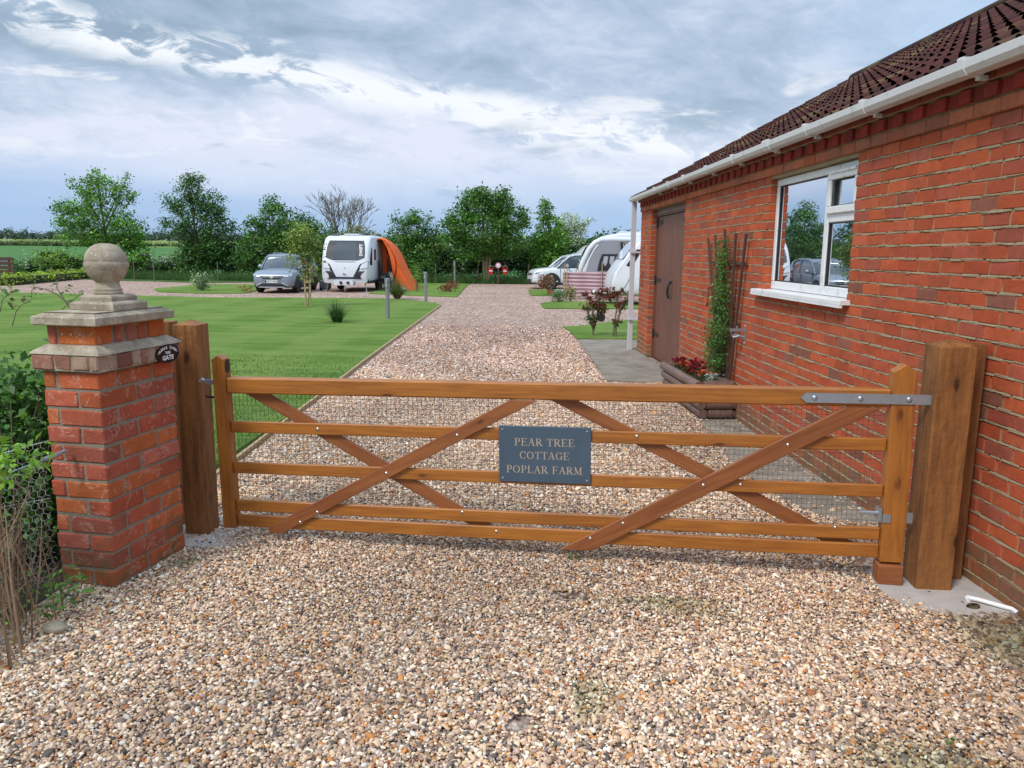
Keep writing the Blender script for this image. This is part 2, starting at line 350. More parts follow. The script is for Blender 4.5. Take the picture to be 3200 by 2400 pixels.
def conc_fn(t, tc, c, b):
    n = t.noise(tc, 2.2, 6, .65); n2 = t.noise(tc, 40, 4, .7); n3 = t.noise(tc, 9, 5, .6, .5)
    c = t.mix(t.ss(n, .3, .7), (.20, .175, .14), (.33, .29, .235)); c = t.mix(t.m('MULTIPLY', t.ss(n3, .56, .72), .6), c, (.13, .115, .09))
    k = t.m('ADD', .72, t.m('MULTIPLY', n2, .56)); return t.mix(1.0, c, t.vec(k, k, k), 'MULTIPLY')
M['concrete'] = mat('concrete', (.3, .3, .3), .9, fn=conc_fn, bump=(45, .7, .008), spec=.2)
M['pale_concrete'] = mat('pale_concrete', (.46, .43, .40), .9, var=(12, .25), bump=(50, .8, .006))
M['soil'] = mat('soil', (.055, .042, .028), .95, var=(12, .5), bump=(30, 1.0, .03))
def glass_fn(t, tc, c, b): b.inputs['IOR'].default_value = 1.5; return c
def window_glass(name, refl, tint=(.02, .025, .028)):
    m = bpy.data.materials.new(name); m.use_nodes = True; t = NT(m.node_tree); b = t.n['Principled BSDF']
    b.inputs['Base Color'].default_value = (*tint, 1); b.inputs['Roughness'].default_value = .1
    gl = t.new('ShaderNodeBsdfGlossy'); gl.inputs['Roughness'].default_value = .005; gl.inputs[0].default_value = (.92, .96, 1, 1)
    lw = t.new('ShaderNodeLayerWeight'); lw.inputs[0].default_value = .5
    f = t.m('ADD', refl, t.m('MULTIPLY', t.m('POWER', lw.outputs[1], 3.0), 1.0 - refl), clamp=True)
    ms = t.new('ShaderNodeMixShader'); t.put(ms.inputs[0], f); t.l.new(b.outputs[0], ms.inputs[1]); t.l.new(gl.outputs[0], ms.inputs[2])
    t.l.new(ms.outputs[0], t.n['Material Output'].inputs[0]); return m
M['pane'] = window_glass('pane', .70); M['car_glass'] = window_glass('car_glass', .07, (.02, .028, .028))
M['silver'] = mat('silver', (.27, .31, .37), .3, .45, coat=.7); M['car_white'] = mat('car_white', (.74, .77, .80), .3, coat=.7)
M['van_white'] = mat('van_white', (.68, .70, .74), .35, coat=.3); M['van_grey'] = mat('van_grey', (.42, .43, .46), .5)
M['black_plastic'] = mat('black_plastic', (.02, .022, .026), .55); M['graphite'] = mat('graphite', (.018, .022, .03), .5)
M['tyre'] = mat('tyre', (.012, .012, .013), .85); M['rim'] = mat('rim', (.35, .36, .38), .35, .8); M['chrome'] = mat('chrome', (.62, .65, .7), .38, .7)
M['lamp_glass'] = mat('lamp_glass', (.62, .64, .68), .15, coat=1.0); M['plate_white'] = mat('plate_white', (.78, .80, .80), .4); M['blue'] = mat('blue', (.01, .04, .25), .4)
M['orange'] = mat('orange', (.88, .13, .012), .65, var=(3, .1)); M['dark_orange'] = mat('dark_orange', (.16, .03, .018), .8)
M['navy'] = mat('navy', (.018, .02, .03), .8, var=(6, .4)); M['grey_cloth'] = mat('grey_cloth', (.30, .31, .34), .8, var=(2, .12)); M['brown_cloth'] = mat('brown_cloth', (.20, .15, .14), .8)
M['red'] = mat('red', (.55, .012, .010), .45); M['grey_plastic'] = mat('grey_plastic', (.12, .125, .12), .6)
M['light_metal'] = mat('light_metal', (.30, .31, .32), .45, .55)
# ------------------------------------------------------------------ lettering
def text_geo(s, size, font_bold=.0):
    cu = bpy.data.curves.new('txt', 'FONT'); cu.body = s; cu.size = size; cu.align_x = 'CENTER'; cu.align_y = 'CENTER'; cu.offset = font_bold; cu.extrude = 0; cu.resolution_u = 2
    ob = bpy.data.objects.new('txt', cu); SC.collection.objects.link(ob); bpy.context.view_layer.update()
    me = ob.to_mesh(); V = [tuple(v.co) for v in me.vertices]; F = [tuple(p.vertices) for p in me.polygons]; ob.to_mesh_clear()
    bpy.data.objects.remove(ob); bpy.data.curves.remove(cu); return V, F
def put_text(mb, s, size, fn, bold=0.0, sx=1.0, cx=0.0, cy=0.0, rot=0.0):
    V, F = text_geo(s, size, bold); c, n = math.cos(rot), math.sin(rot)
    mb.add([fn(cx + (x * sx) * c - y * n, cy + (x * sx) * n + y * c) for x, y, z in V], F)
def seg(x0, y0, x1, y1, w):
    d = math.hypot(x1 - x0, y1 - y0); nx, ny = -(y1 - y0) / d * w / 2, (x1 - x0) / d * w / 2
    return [(x0 + nx, y0 + ny), (x1 + nx, y1 + ny), (x1 - nx, y1 - ny), (x0 - nx, y0 - ny)]
TK, TN = .115, .045
def arcq(cx, cy, rx, ry, a0, a1, n=10, thick=True):
    out = []
    for i in range(n):
        A, B = [R(a0 + (a1 - a0) * (i + k) / n) for k in (0, 1)]
        wa, wb = [TN + (TK - TN) * abs(math.cos(q)) ** 1.3 for q in (A, B)]
        out.append([(cx + (rx + w_ * .5 * s_) * math.cos(q), cy + (ry + w_ * .5 * s_) * math.sin(q)) for q, w_, s_ in ((A, wa, 1), (B, wb, 1), (B, wb, -1), (A, wa, -1))])
    return out
def stem(x): return [seg(x, 0, x, 1, TK), seg(x - .16, .02, x + .16, .02, TN), seg(x - .16, .98, x + .16, .98, TN)]
GL = {
 'P': (.66, stem(.18) + [seg(.18, .98, .38, .98, TN), seg(.18, .48, .38, .48, TN)] + arcq(.38, .73, .20, .245, -90, 90)),
 'R': (.76, stem(.18) + [seg(.18, .98, .38, .98, TN), seg(.18, .50, .38, .50, TN), seg(.36, .50, .70, .02, .13), seg(.62, .02, .84, .02, TN)] + arcq(.38, .74, .20, .235, -90, 90)),
 'E': (.70, stem(.18) + [seg(.18, .98, .64, .98, TN), seg(.18, .52, .50, .52, TN), seg(.18, .02, .66, .02, TN), seg(.64, 1.0, .62, .80, TN), seg(.66, 0, .69, .22, TN), seg(.50, .62, .50, .42, TN)]),
 'F': (.66, stem(.18) + [seg(.18, .98, .62, .98, TN), seg(.18, .50, .48, .50, TN), seg(.62, 1.0, .60, .78, TN), seg(.48, .60, .48, .40, TN)]),
 'A': (.80, [seg(.14, 0, .42, 1, TN), seg(.42, 1, .70, 0, TK), seg(.24, .36, .58, .36, TN), seg(.02, .02, .26, .02, TN), seg(.54, .02, .84, .02, TN)]),
 'T': (.72, [seg(.38, 0, .38, 1, TK), seg(.06, .97, .70, .97, TN), seg(.07, 1, .04, .76, TN), seg(.69, 1, .72, .76, TN), seg(.22, .02, .54, .02, TN)]),
 'C': (.80, arcq(.46, .5, .34, .47, 42, 318, 16) + [seg(.74, .98, .74, .68, TN)]),
 'O': (.88, arcq(.44, .5, .35, .47, 0, 360, 20)),
 'G': (.86, arcq(.46, .5, .34, .47, 42, 320, 16) + [seg(.76, .98, .76, .68, TN), seg(.74, .06, .74, .42, TK), seg(.60, .44, .88, .44, TN)]),
 'L': (.64, stem(.18) + [seg(.18, .02, .60, .02, TN), seg(.60, 0, .64, .26, TN)]),
 'M': (1.0, [seg(.18, 0, .20, 1, TN), seg(.20, 1, .50, .06, TK), seg(.50, .06, .80, 1, TN), seg(.82, 0, .80, 1, TK), seg(.04, .02, .32, .02, TN), seg(.66, .02, .98, .02, TN), seg(.06, .98, .26, .98, TN), seg(.78, .98, .96, .98, TN)]),
}
def serif_line(mb, s, h, x0, x1, ybase, fn):
    """s in cap height h spread between x0 and x1"""
    adv = sum(GL[c][0] + .08 if c != ' ' else .42 for c in s); k = (x1 - x0) / adv; x = x0; q = 0
    for c in s:
        if c == ' ': x += .42 * k; continue
        for poly in GL[c][1]:
            q += 1; e = (q % 5) * .00006
            mb.prism([(x + a * k, ybase + b * h) for a, b in poly], 0, .0015 + e, fn)
        x += (GL[c][0] + .08) * k
# ------------------------------------------------------------------ foliage
def rand_unit(n):
    v = RNG.normal(size=(n, 3)); return v / np.linalg.norm(v, axis=1)[:, None]
def leaf_quads(Cn, size, up=.35, asp=.55, szvar=.35):
    n = len(Cn); N = rand_unit(n); N[:, 2] = np.abs(N[:, 2]) + up; N /= np.linalg.norm(N, axis=1)[:, None]
    T = np.cross(N, rand_unit(n)); T /= np.linalg.norm(T, axis=1)[:, None] + 1e-9; B = np.cross(N, T)
    s = (size * (1 + szvar * RNG.normal(size=n)).clip(.4, 2))[:, None]
    fold = N * s * .12
    V = np.stack([Cn - T * s * .5, Cn + B * s * .5 * asp + fold, Cn + T * s * .5, Cn - B * s * .5 * asp + fold], 1).reshape(-1, 3)
    return V, np.arange(4 * n).reshape(n, 4)
def leaf_cols(n, cols, clump=None, v=.25):
    cols = np.array(cols, float); i = RNG.integers(0, len(cols), n); c = cols[i]
    k = np.exp(RNG.normal(size=n) * v)[:, None]
    if clump is not None: k = k * clump[:, None]
    return (c * k).clip(.004, .95)
def ell(center, rad, n, shell=.5):
    r = RNG.random(n) ** (1 / 3); r = r * (1 - shell) + shell * (RNG.random(n) ** .25)
    return np.array(center) + rand_unit(n) * r[:, None] * np.array(rad)
GREEN = [(.055, .125, .022), (.075, .165, .03), (.045, .10, .02)]
DARK = [(.03, .075, .02), (.042, .098, .024), (.055, .12, .03)]
OLIVE = [(.13, .17, .04), (.17, .20, .06), (.10, .14, .035)]
LIME = [(.11, .23, .03), (.14, .27, .04), (.08, .17, .025)]
GREY = [(.09, .14, .06), (.12, .17, .085), (.07, .115, .045)]
WHITE = [(.55, .58, .48), (.45, .50, .38), (.62, .63, .55)]
RUST = [(.22, .06, .03), (.15, .05, .03), (.30, .08, .05)]
def lobes_px(Yd, px):
    """crown lobes measured on the photograph, placed at their real distance"""
    out = []
    for u, v, ru, rv in px:
        c = at(u, v, Yd); k = Yd / FPX; out.append(((c.x, c.y + random.uniform(-.25, .25) * ru * k, c.z), (ru * k, ru * k * .85, rv * k)))
    return out
def foliage(name, lobes, nclump, per, size, cols, parent=None, sig=None, shell=.45, white=0.0, mt='leaf', up=.35, zmin=0.02, asp=.55, kindv=.28):
    vol = np.array([l[1][0] * l[1][2] for l in lobes]); vol = vol / vol.sum(); Cs = []
    for l, w in zip(lobes, vol): Cs.append(ell(l[0], l[1], max(3, int(nclump * w)), shell))
    Cs = np.concatenate(Cs); sig = sig or size * 1.6
    P = np.repeat(Cs, per, 0) + RNG.normal(size=(len(Cs) * per, 3)) * sig * np.array([1, 1, .75])
    cl = np.repeat(np.exp(RNG.normal(size=len(Cs)) * kindv), per)
    keep = P[:, 2] > zmin; P = P[keep]; cl = cl[keep]
    V, F = leaf_quads(P, size, up, asp); C = (leaf_cols(len(P), cols, cl) * 1.62).clip(.004, .9)
    if white:
        wc = np.repeat(RNG.random(len(Cs)) < white * 2, per)[keep] & (RNG.random(len(P)) < .5); C[wc] = leaf_cols(int(wc.sum()), WHITE)
    return np_mesh(name, V, F, C, M[mt], parent), Cs
def tree(name, label, base, lobes, nclump, per, size, cols, stems=1, tr=.09, bark='bark', cat='tree', group=None, sig=None, white=0.0, shell=.45, up=.35, fork=.35, twigs=True, kindv=.28, crown='crown'):
    root = tag(empty(name, base), label, cat, group); b = Vector(base)
    L = [((l[0][0] - b.x, l[0][1] - b.y, l[0][2] - b.z), l[1]) for l in lobes]
    ob, Cs = foliage(crown, L, nclump, per, size, cols, root, sig, shell, white, up=up, kindv=kindv)
    mb = MB(); cen = Vector(np.mean([l[0] for l in L], 0)); top = max(l[0][2] + l[1][2] * .6 for l in L)
    st = []
    for k in range(stems):
        dx = (k - (stems - 1) / 2) * tr * 1.3; lean = (k - (stems - 1) / 2) * .5 if stems > 1 else 0
        pts = [Vector((dx, 0, -.05)), Vector((dx + lean * .25 + random.uniform(-.03, .03), random.uniform(-.05, .05), top * fork)), Vector((cen.x * .6 + lean * .7 + random.uniform(-.1, .1), cen.y * .5, top * .62)), Vector((cen.x + lean * .8, cen.y, top * .92))]
        mb.tube(pts, [tr, tr * .72, tr * .42, tr * .12], 7); st.append(pts)
    for i, l in enumerate(L):
        p = st[i % len(st)]; z = min(max(l[0][2] * .55, top * .2), top * .7); f = z / top
        a = p[0].lerp(p[1], min(f / fork, 1)) if f < fork else p[1].lerp(p[2], min((f - fork) / max(.62 - fork, .01), 1)); e = Vector(l[0])
        mid = a.lerp(e, .5) + Vector((random.uniform(-.1, .1), random.uniform(-.1, .1), .1)); mb.tube([a, mid, e], [tr * .42, tr * .26, tr * .1], 5)
        if twigs:
            near = Cs[np.argsort(((Cs - np.array(e)) ** 2).sum(1))[:26]]
            for q in near[::2]:
                q = Vector(q); s0 = a.lerp(e, random.uniform(.35, 1)); mb.tube([s0, s0.lerp(q, .5) + Vector((0, 0, .05)), q], [tr * .11, tr * .07, tr * .03], 4, cap=False)
    mb.build('trunk', M[bark], root, True, fix=False)
    return root

# ------------------------------------------------------------------ ground, lawns, drive
def rise(y): return max(0.0, y - 56) * .0148
xs = np.concatenate([np.linspace(-700, -60, 12), np.linspace(-50, 50, 11), np.linspace(60, 700, 12)]); ys = np.array([-40, -10, 0, 10, 20, 30, 40, 50, 56, 60, 80, 120, 160, 208, 260, 400, 600, 900, 1500, 3000])
mb = MB(); vs = [(x, y, rise(y) - .03) for y in ys for x in xs]; nx = len(xs)
mb.add(vs, [(j * nx + i, j * nx + i + 1, (j + 1) * nx + i + 1, (j + 1) * nx + i) for j in range(len(ys) - 1) for i in range(nx - 1)])
tag(mb.build('field', M['field'], fix=False, smooth=True), kind='structure')
def flat(name, poly, z, m, thick=.03, kind='structure'):
    mb = MB(); mb.prism(poly, z - thick, z, lambda a, b, h: (a, b, h)); return tag(mb.build(name, M[m]), kind=kind)
flat('gravel_drive', [(-2.6, -3), (3.0, -3), (6.0, 16), (14, 16), (14, 43.2), (-2.3, 43.2), (-2.3, 42.4), (-12, 42.4), (-16.4, 40.2), (-27, 44.8), (-27, 29.8), (-12.5, 26), (-2.6, 24), (-2.5, 8)], 0.0, 'gravel', .02)
def wob(pts, amp=.03, step=.35):
    out = []
    for i, a in enumerate(pts):
        b = pts[(i + 1) % len(pts)]; n = max(1, int(math.dist(a, b) / step))
        n = min(n, 60)
        for k in range(n):
            f = k / n; out.append((a[0] + (b[0] - a[0]) * f + random.uniform(-amp, amp), a[1] + (b[1] - a[1]) * f + random.uniform(-amp, amp)))
    return out
flat('main_lawn', wob([(-2.30, 4.7), (-2.33, 24.9), (-2.75, 26.2), (-3.5, 27.1), (-5.0, 28.1), (-8.5, 27.9), (-10.5, 27.5), (-14.04, 28.3), (-19.4, 29.5), (-26, 30.5), (-26, 4.0)], .02), .035, 'lawn', .06)
flat('island_lawn', wob([(-15.5, 33.4), (-14.2, 31.0), (-12.2, 30.2), (-10.7, 30.6), (-10.9, 34.0), (-11.6, 37.6), (-13.5, 38.6), (-15.3, 37.6)], .04), .035, 'lawn', .06)
flat('pitch_lawn', wob([(-5.85, 31.4), (-3.8, 30.3), (-2.17, 29.7), (-2.41, 42.3), (-5.3, 42.4), (-6.0, 38.0)], .03), .035, 'lawn', .06)
flat('far_verge', wob([(-27, 45.6), (-22.3, 42.0), (-16.4, 40.9), (-12.5, 42.8), (-2.3, 42.9), (-2.3, 43.6), (14, 43.6), (14, 56), (-27, 56)], .05), .02, 'field', .05)
flat('left_verge', wob([(-27, 31.5), (-23.0, 34.3), (-24.6, 43.0), (-30, 50), (-34, 50), (-34, 31)], .05), .03, 'lawn', .06)
flat('narrow_lawn', wob([(.71, 36.2), (.72, 31.2), (4.5, 31.6), (4.5, 35.8)], .03), .035, 'lawn', .06)
flat('middle_lawn', wob([(.93, 26.1), (.98, 23.95), (7, 24.4), (7, 27.6), (1.4, 27.4)], .03), .035, 'lawn', .06)
flat('corner_lawn', wob([(1.19, 17.8), (1.31, 15.35), (6.0, 15.5), (6.0, 20.3), (3.08, 20.1), (2.0, 18.6)], .03), .035, 'lawn', .06)
flat('side_ground', [(-9, -2), (-2.35, -2), (-2.3, 3.0), (-2.25, 4.6), (-9, 4.6)], .005, 'soil', .05)
flat('concrete_apron', [(1.33, 15.3), (1.27, 10.25), (2.30, 10.17), (2.22, 13.6), (2.18, 13.75), (3.0, 13.75), (3.0, 15.3)], .02, 'concrete', .05)
mb = MB(); ed = [(1.98, 10.1), (1.95, 8.2), (1.93, 7.2), (1.84, 6.5), (1.82, 5.85), (1.93, 5.3), (2.02, 4.9), (2.2, 4.75)]
poly = []
for a, b in zip(ed, ed[1:]):
    for k in range(8): f = k / 8; poly.append((a[0] + (b[0] - a[0]) * f + random.uniform(-.02, .02), a[1] + (b[1] - a[1]) * f))
tag(MB().prism(poly + [(2.2, 4.75), (2.50, 4.7), (2.36, 10.1)], -.03, .014, lambda a, b, h: (a, b, h)).build('wall_path', M['concrete']), kind='structure')
tag(MB().prism([(1.94, 3.95), (1.90, 3.72), (1.93, 3.56), (2.05, 3.48), (2.18, 3.42), (2.34, 3.43), (2.52, 3.50), (2.50, 4.15), (2.2, 4.2)], -.03, .022, lambda a, b, h: (a, b, h)).build('post_footing', M['pale_concrete']), kind='structure')
tag(MB().prism([(-2.1, 4.25), (-1.62, 4.2), (-1.45, 4.45), (-1.6, 4.72), (-2.1, 4.8)], -.03, .012, lambda a, b, h: (a, b, h)).build('latch_footing', M['pale_concrete']), kind='structure')
mb = MB()
for a, b in (((-2.26, 4.6), (-2.21, 5.5)), ((-2.21, 5.505), (-2.235, 7.4)), ((-2.235, 7.405), (-2.25, 9.3)), ((-2.25, 9.305), (-2.28, 11.8)), ((-2.28, 11.805), (-2.29, 15)), ((-2.29, 15.005), (-2.295, 19.8)), ((-2.295, 19.805), (-2.30, 24.9))):
    mb.prism([a, b, (b[0] - .028, b[1]), (a[0] - .028, a[1])], -.02, .048, lambda p, q, h: (p, q, h))
tag(mb.build('lawn_edging', M['pale_wood']), kind='structure')
def noise1(x, y): return math.sin(x * 3.1 + 1.3 * math.sin(y * 2.3)) * .5 + math.sin(y * 4.7 + x * 1.7) * .5
# gravel stones
PAL = np.array([(.92, .78, .63), (.80, .61, .45), (.68, .48, .32), (.58, .41, .30), (.42, .30, .23), (.60, .27, .085), (.44, .19, .09), (.26, .215, .19), (.18, .15, .135), (.10, .085, .08), (.86, .83, .78), (.55, .40, .33), (.60, .44, .25), (.42, .33, .30)])
PW = np.array([.15, .16, .13, .10, .07, .045, .03, .06, .04, .02, .06, .06, .05, .05]); PW = PW / PW.sum()
phi = (1 + 5 ** .5) / 2
IV = np.array([(-1, phi, 0), (1, phi, 0), (-1, -phi, 0), (1, -phi, 0), (0, -1, phi), (0, 1, phi), (0, -1, -phi), (0, 1, -phi), (phi, 0, -1), (phi, 0, 1), (-phi, 0, -1), (-phi, 0, 1)]) / math.sqrt(1 + phi * phi)
IF = np.array([(0, 11, 5), (0, 5, 1), (0, 1, 7), (0, 7, 10), (0, 10, 11), (1, 5, 9), (5, 11, 4), (11, 10, 2), (10, 7, 6), (7, 1, 8), (3, 9, 4), (3, 4, 2), (3, 2, 6), (3, 6, 8), (3, 8, 9), (4, 9, 5), (2, 4, 11), (6, 2, 10), (8, 6, 7), (9, 8, 1)])
def subdiv(V, F):
    V = list(map(tuple, V)); cache = {}; out = []
    def mid(a, b):
        k = (min(a, b), max(a, b))
        if k not in cache:
            p = (np.array(V[a]) + np.array(V[b])) / 2; p /= np.linalg.norm(p); cache[k] = len(V); V.append(tuple(p))
        return cache[k]
    for a, b, c in F:
        x, y, z = mid(a, b), mid(b, c), mid(c, a); out += [(a, x, z), (b, y, x), (c, z, y), (x, y, z)]
    return np.array(V), np.array(out)
IV2, IF2 = subdiv(IV, IF)
def pebbles(y0, y1, pitch, r0, hi, wide, smooth=False):
    xs = np.arange(-2.30, 2.5, pitch); ys = np.arange(y0, y1, pitch); gx, gy = np.meshgrid(xs, ys); gx = gx.ravel(); gy = gy.ravel()
    n = len(gx); gx = gx + RNG.uniform(-.5, .5, n) * pitch; gy = gy + RNG.uniform(-.5, .5, n) * pitch
    wallx = 2.22 + .0216 * (13.63 - gy)
    nz = np.sin(gx * 5 + np.sin(gy * 3.7)) * .5 + np.sin(gy * 6.1 + gx * 2.2) * .5
    keep = (np.abs(gx) < .70 * gy + .25) & (gx < wallx - .01) & (gx > -2.2 - .015 * (gy > 4.6) + .02 * nz)
    keep &= ~((gy > 10.1) & (gx > 1.27) ) ; thin = RNG.random(n); keep &= ~((gy > 11) & (thin < (gy - 11) / 7.5))
    sx = np.interp(gy, [4.75, 4.9, 5.3, 5.85, 6.5, 7.2, 8.2, 10.1], [2.2, 2.02, 1.93, 1.82, 1.84, 1.93, 1.95, 1.98])
    keep &= ~((gy > 4.75) & (gx > sx + .05 * nz) & (thin > .05 + .12 * (gx > 2.28)))
    keep &= ~((gy > 3.46) & (gy < 4.2) & (gx > 1.95 + .05 * nz) & (gx + .9 * gy > 5.25) & (thin > .05))
    keep &= ~((gy > 4.22) & (gy < 4.75) & (gx < -1.6 + .06 * nz) & (thin > .45))
    keep &= ~(((gx - .30) ** 2 + ((gy - 3.62) * 1.6) ** 2 < .011) & (thin > .2))
    keep &= ~(((gx + .05 - .25 * gy + .55) ** 2 * 2 + (gy - 2.55) ** 2 < .004))
    gx = gx[keep]; gy = gy[keep]; n = len(gx)
    bv, bf = (IV2, IF2) if hi else (IV, IF); k = len(bv)
    r = r0 * np.exp(RNG.normal(size=n) * .30).clip(.45, 2.2); big = RNG.random(n) < .012; r[big] *= 1.5
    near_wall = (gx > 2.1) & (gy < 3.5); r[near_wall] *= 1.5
    ax = np.stack([r * RNG.uniform(.9, 1.35, n), r * RNG.uniform(.6, 1.0, n), r * RNG.uniform(.40, .72, n)], 1)
    V = bv[None] * ax[:, None] * (1 + RNG.normal(size=(n, k, 1)) * (.10 if hi else .14))
    a = RNG.uniform(0, 6.28, n); tl = RNG.normal(size=n) * .38; tr_ = RNG.normal(size=n) * .38
    x, y, z = V[..., 0], V[..., 1], V[..., 2]
    c, s = np.cos(tl)[:, None], np.sin(tl)[:, None]; y, z = y * c - z * s, y * s + z * c
    c, s = np.cos(tr_)[:, None], np.sin(tr_)[:, None]; x, z = x * c - z * s, x * s + z * c
    c, s = np.cos(a)[:, None], np.sin(a)[:, None]; x, y = x * c - y * s, x * s + y * c
    h = RNG.uniform(.001, .013, n) + .004 * np.sin(gx * 4 + 1.2 * np.sin(gy * 3)) + .004
    V = np.stack([x + gx[:, None], y + gy[:, None], z + h[:, None]], 2).reshape(-1, 3)
    F = (bf[None] + (np.arange(n) * k)[:, None, None]).reshape(-1, 3)
    ci = RNG.choice(len(PAL), n, p=PW); col = PAL[ci] * np.exp(RNG.normal(size=(n, 1)) * .16)
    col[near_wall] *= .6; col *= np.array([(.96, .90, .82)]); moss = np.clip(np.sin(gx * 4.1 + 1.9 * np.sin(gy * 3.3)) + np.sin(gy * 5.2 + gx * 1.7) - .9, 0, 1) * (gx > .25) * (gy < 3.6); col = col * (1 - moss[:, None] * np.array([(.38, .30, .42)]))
    far_ = np.clip((gy - 6) / 9, 0, 1)[:, None]; col = col * (1 + far_ * np.array([(-.02, -.05, .06)])) ; trk = .5 * np.exp(-((gx - .85 - .05 * np.sin(gy)) / .22) ** 2) + .5 * np.exp(-((gx + .75 + .05 * np.sin(gy * 1.3)) / .22) ** 2); col = col * (1 - .22 * trk * (1 + .4 * nz[keep]))[:, None] if False else col; damp = (.90 + .13 * np.sin(gx * 1.9 + np.sin(gy * 1.1) * 1.5)) ; col *= damp[:, None]
    return V, np.repeat(col, len(bf), 0).clip(0, .95), F
def gravel_object(name, parts):
    Vs, Cs, Fs = [], [], []; o = 0
    for V, C, F in parts: Vs.append(V); Cs.append(C); Fs.append(F + o); o += len(V)
    return np_mesh(name, np.concatenate(Vs), np.concatenate(Fs), np.concatenate(Cs), M['pebble'])
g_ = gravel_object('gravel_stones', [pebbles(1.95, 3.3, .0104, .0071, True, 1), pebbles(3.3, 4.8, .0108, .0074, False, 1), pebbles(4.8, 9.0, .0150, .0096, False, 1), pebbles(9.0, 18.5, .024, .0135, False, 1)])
tag(g_, 'loose cream, brown and grey gravel stones over the drive', 'gravel', kind='stuff')
# grass blades on the nearest lawn
n = 90000; bx = RNG.uniform(-6.5, -2.31, n); by = 4.75 + RNG.random(n) ** 1.3 * 12; k = (np.abs(bx) < .75 * by + .4) & (RNG.random(n) < 1.15 - (by - 4.75) / 7.0); bx, by = bx[k], by[k]; n = len(bx)
a = RNG.uniform(0, 6.28, n); hgt = RNG.uniform(.012, .034, n); w = .0022 + .0003 * by
b0 = np.stack([bx + np.cos(a) * w, by + np.sin(a) * w, np.full(n, .034)], 1); b1 = np.stack([bx - np.cos(a) * w, by - np.sin(a) * w, np.full(n, .034)], 1)
tp = np.stack([bx + RNG.normal(size=n) * .012, by + RNG.normal(size=n) * .012, .034 + hgt], 1)
lt = .75 + .5 * (np.sin((bx + .25 * np.sin(by)) * 3.3) > 0) * .5 + .2 * np.sin(by * 1.3 + bx)
np_l = np_mesh('lawn_grass', np.stack([b0, b1, tp], 1).reshape(-1, 3), np.arange(3 * n).reshape(n, 3), leaf_cols(n, [(.10, .20, .034), (.12, .23, .045), (.155, .255, .065)], lt), M['leaf'])
tag(np_l, 'short mown green grass of the near lawn', 'grass', kind='stuff')

# ------------------------------------------------------------------ brick building on the right
BA = math.atan2(-1, .0216)
bld = tag(empty('brick_building', (2.22, 13.63, 0), BA), 'long low red brick building with brown pantile roof and white gutter', 'building')
CH, BL, Z0 = .0813, .225, 2.414; SEND = 13.2
WIN = (6.37, 8.09, 1.397, 2.387); DOOR = (.88, 3.12, -.1, 2.414)
brick_pal = [(.47, .095, .036), (.45, .092, .038), (.50, .108, .040), (.44, .092, .042), (.41, .092, .052), (.37, .095, .058), (.48, .110, .048), (.46, .084, .032)]
mb = MB(); rr = random.Random(3)
ncourse = int(Z0 / CH) + 2
for r in range(ncourse):
    z1 = Z0 - r * CH; z0 = z1 - CH + .0125
    s = -(.1125 if r % 2 else 0.0) + rr.uniform(-.004, .004); s = max(s, 0) if s > -.05 else s
    off = (.1125, 0)[r % 2]; edges = [0.0]; x = off or BL
    if r % 2 == 0: x = .1125
    else: x = .225
    while x < SEND: edges.append(x + rr.uniform(-.006, .006)); x += BL
    edges.append(SEND)
    for a, b in zip(edges, edges[1:]):
        a2, b2 = a, b - rr.uniform(.008, .0115)
        for (w0, w1, q0, q1) in (WIN, DOOR):
            if z1 - CH * .4 > q0 and z0 + CH * .4 < q1:
                if a2 >= w0 - .03 and b2 <= w1 + .03: a2 = b2 = None; break
                if a2 < w0 < b2: b2 = w0
                elif a2 < w1 < b2: a2 = w1
        if a2 is None or b2 - a2 < .03: continue
        c = rr.choice(brick_pal); k = rr.uniform(.85, 1.1)
        if rr.random() < .06: c = (.27, .10, .065)
        if z1 < .25: c = (c[0] * .7, c[1] * 1.1, c[2] * 1.2)
        zz1 = z1
        mb.cbox(a2, b2, -.0045 + rr.uniform(-.0025, .0015), .105, max(z0 + rr.uniform(-.0015, .0015), -.05), zz1 + rr.uniform(-.001, .001), .0045, (c[0] * k, c[1] * k, c[2] * k), .0024, rnd=rr)
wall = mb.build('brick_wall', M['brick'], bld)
# mortar body with openings
mb = MB(); zt = 2.70
def ms(a, b, z0, z1): mb.box(a, b, .0015, .34, z0, z1)
ms(.003, DOOR[0] - .004, -.1, Z0); ms(DOOR[1] + .004, WIN[0] - .004, -.1, Z0); ms(WIN[1] + .004, SEND, -.1, Z0); ms(WIN[0] - .004, WIN[1] + .004, -.1, WIN[2] - .004); ms(WIN[0] - .004, WIN[1] + .004, WIN[3] + .004, Z0)
ms(.003, SEND, Z0, 2.655); mb.build('mortar', M['mortar'], wall)
# ragged mortar smears standing proud along bed joints
mb = MB()
for r in range(1, ncourse):
    z = Z0 - r * CH + .004; s = 0.0
    while s < SEND:
        L = rr.uniform(.03, .16)
        if not (WIN[0] - .02 < s < WIN[1] and WIN[2] < z < WIN[3]) and not (DOOR[0] - .16 < s < DOOR[1]) and not (WIN[0] - .17 < s < WIN[0] and WIN[2] < z < WIN[3]):
            h = rr.uniform(.009, .0165); d = rr.uniform(.0035, .0085); zz = z + .0025 + rr.uniform(-.002, .002)
            mb.cbox(s, s + L, -d, .01, zz - h * .5, zz + h * .5, .0025, None, .0022, rnd=rr)
        s += L + rr.uniform(-.004, .03) * (rr.random() < .5)
mb.build('mortar_bed', M['mortar'], wall)
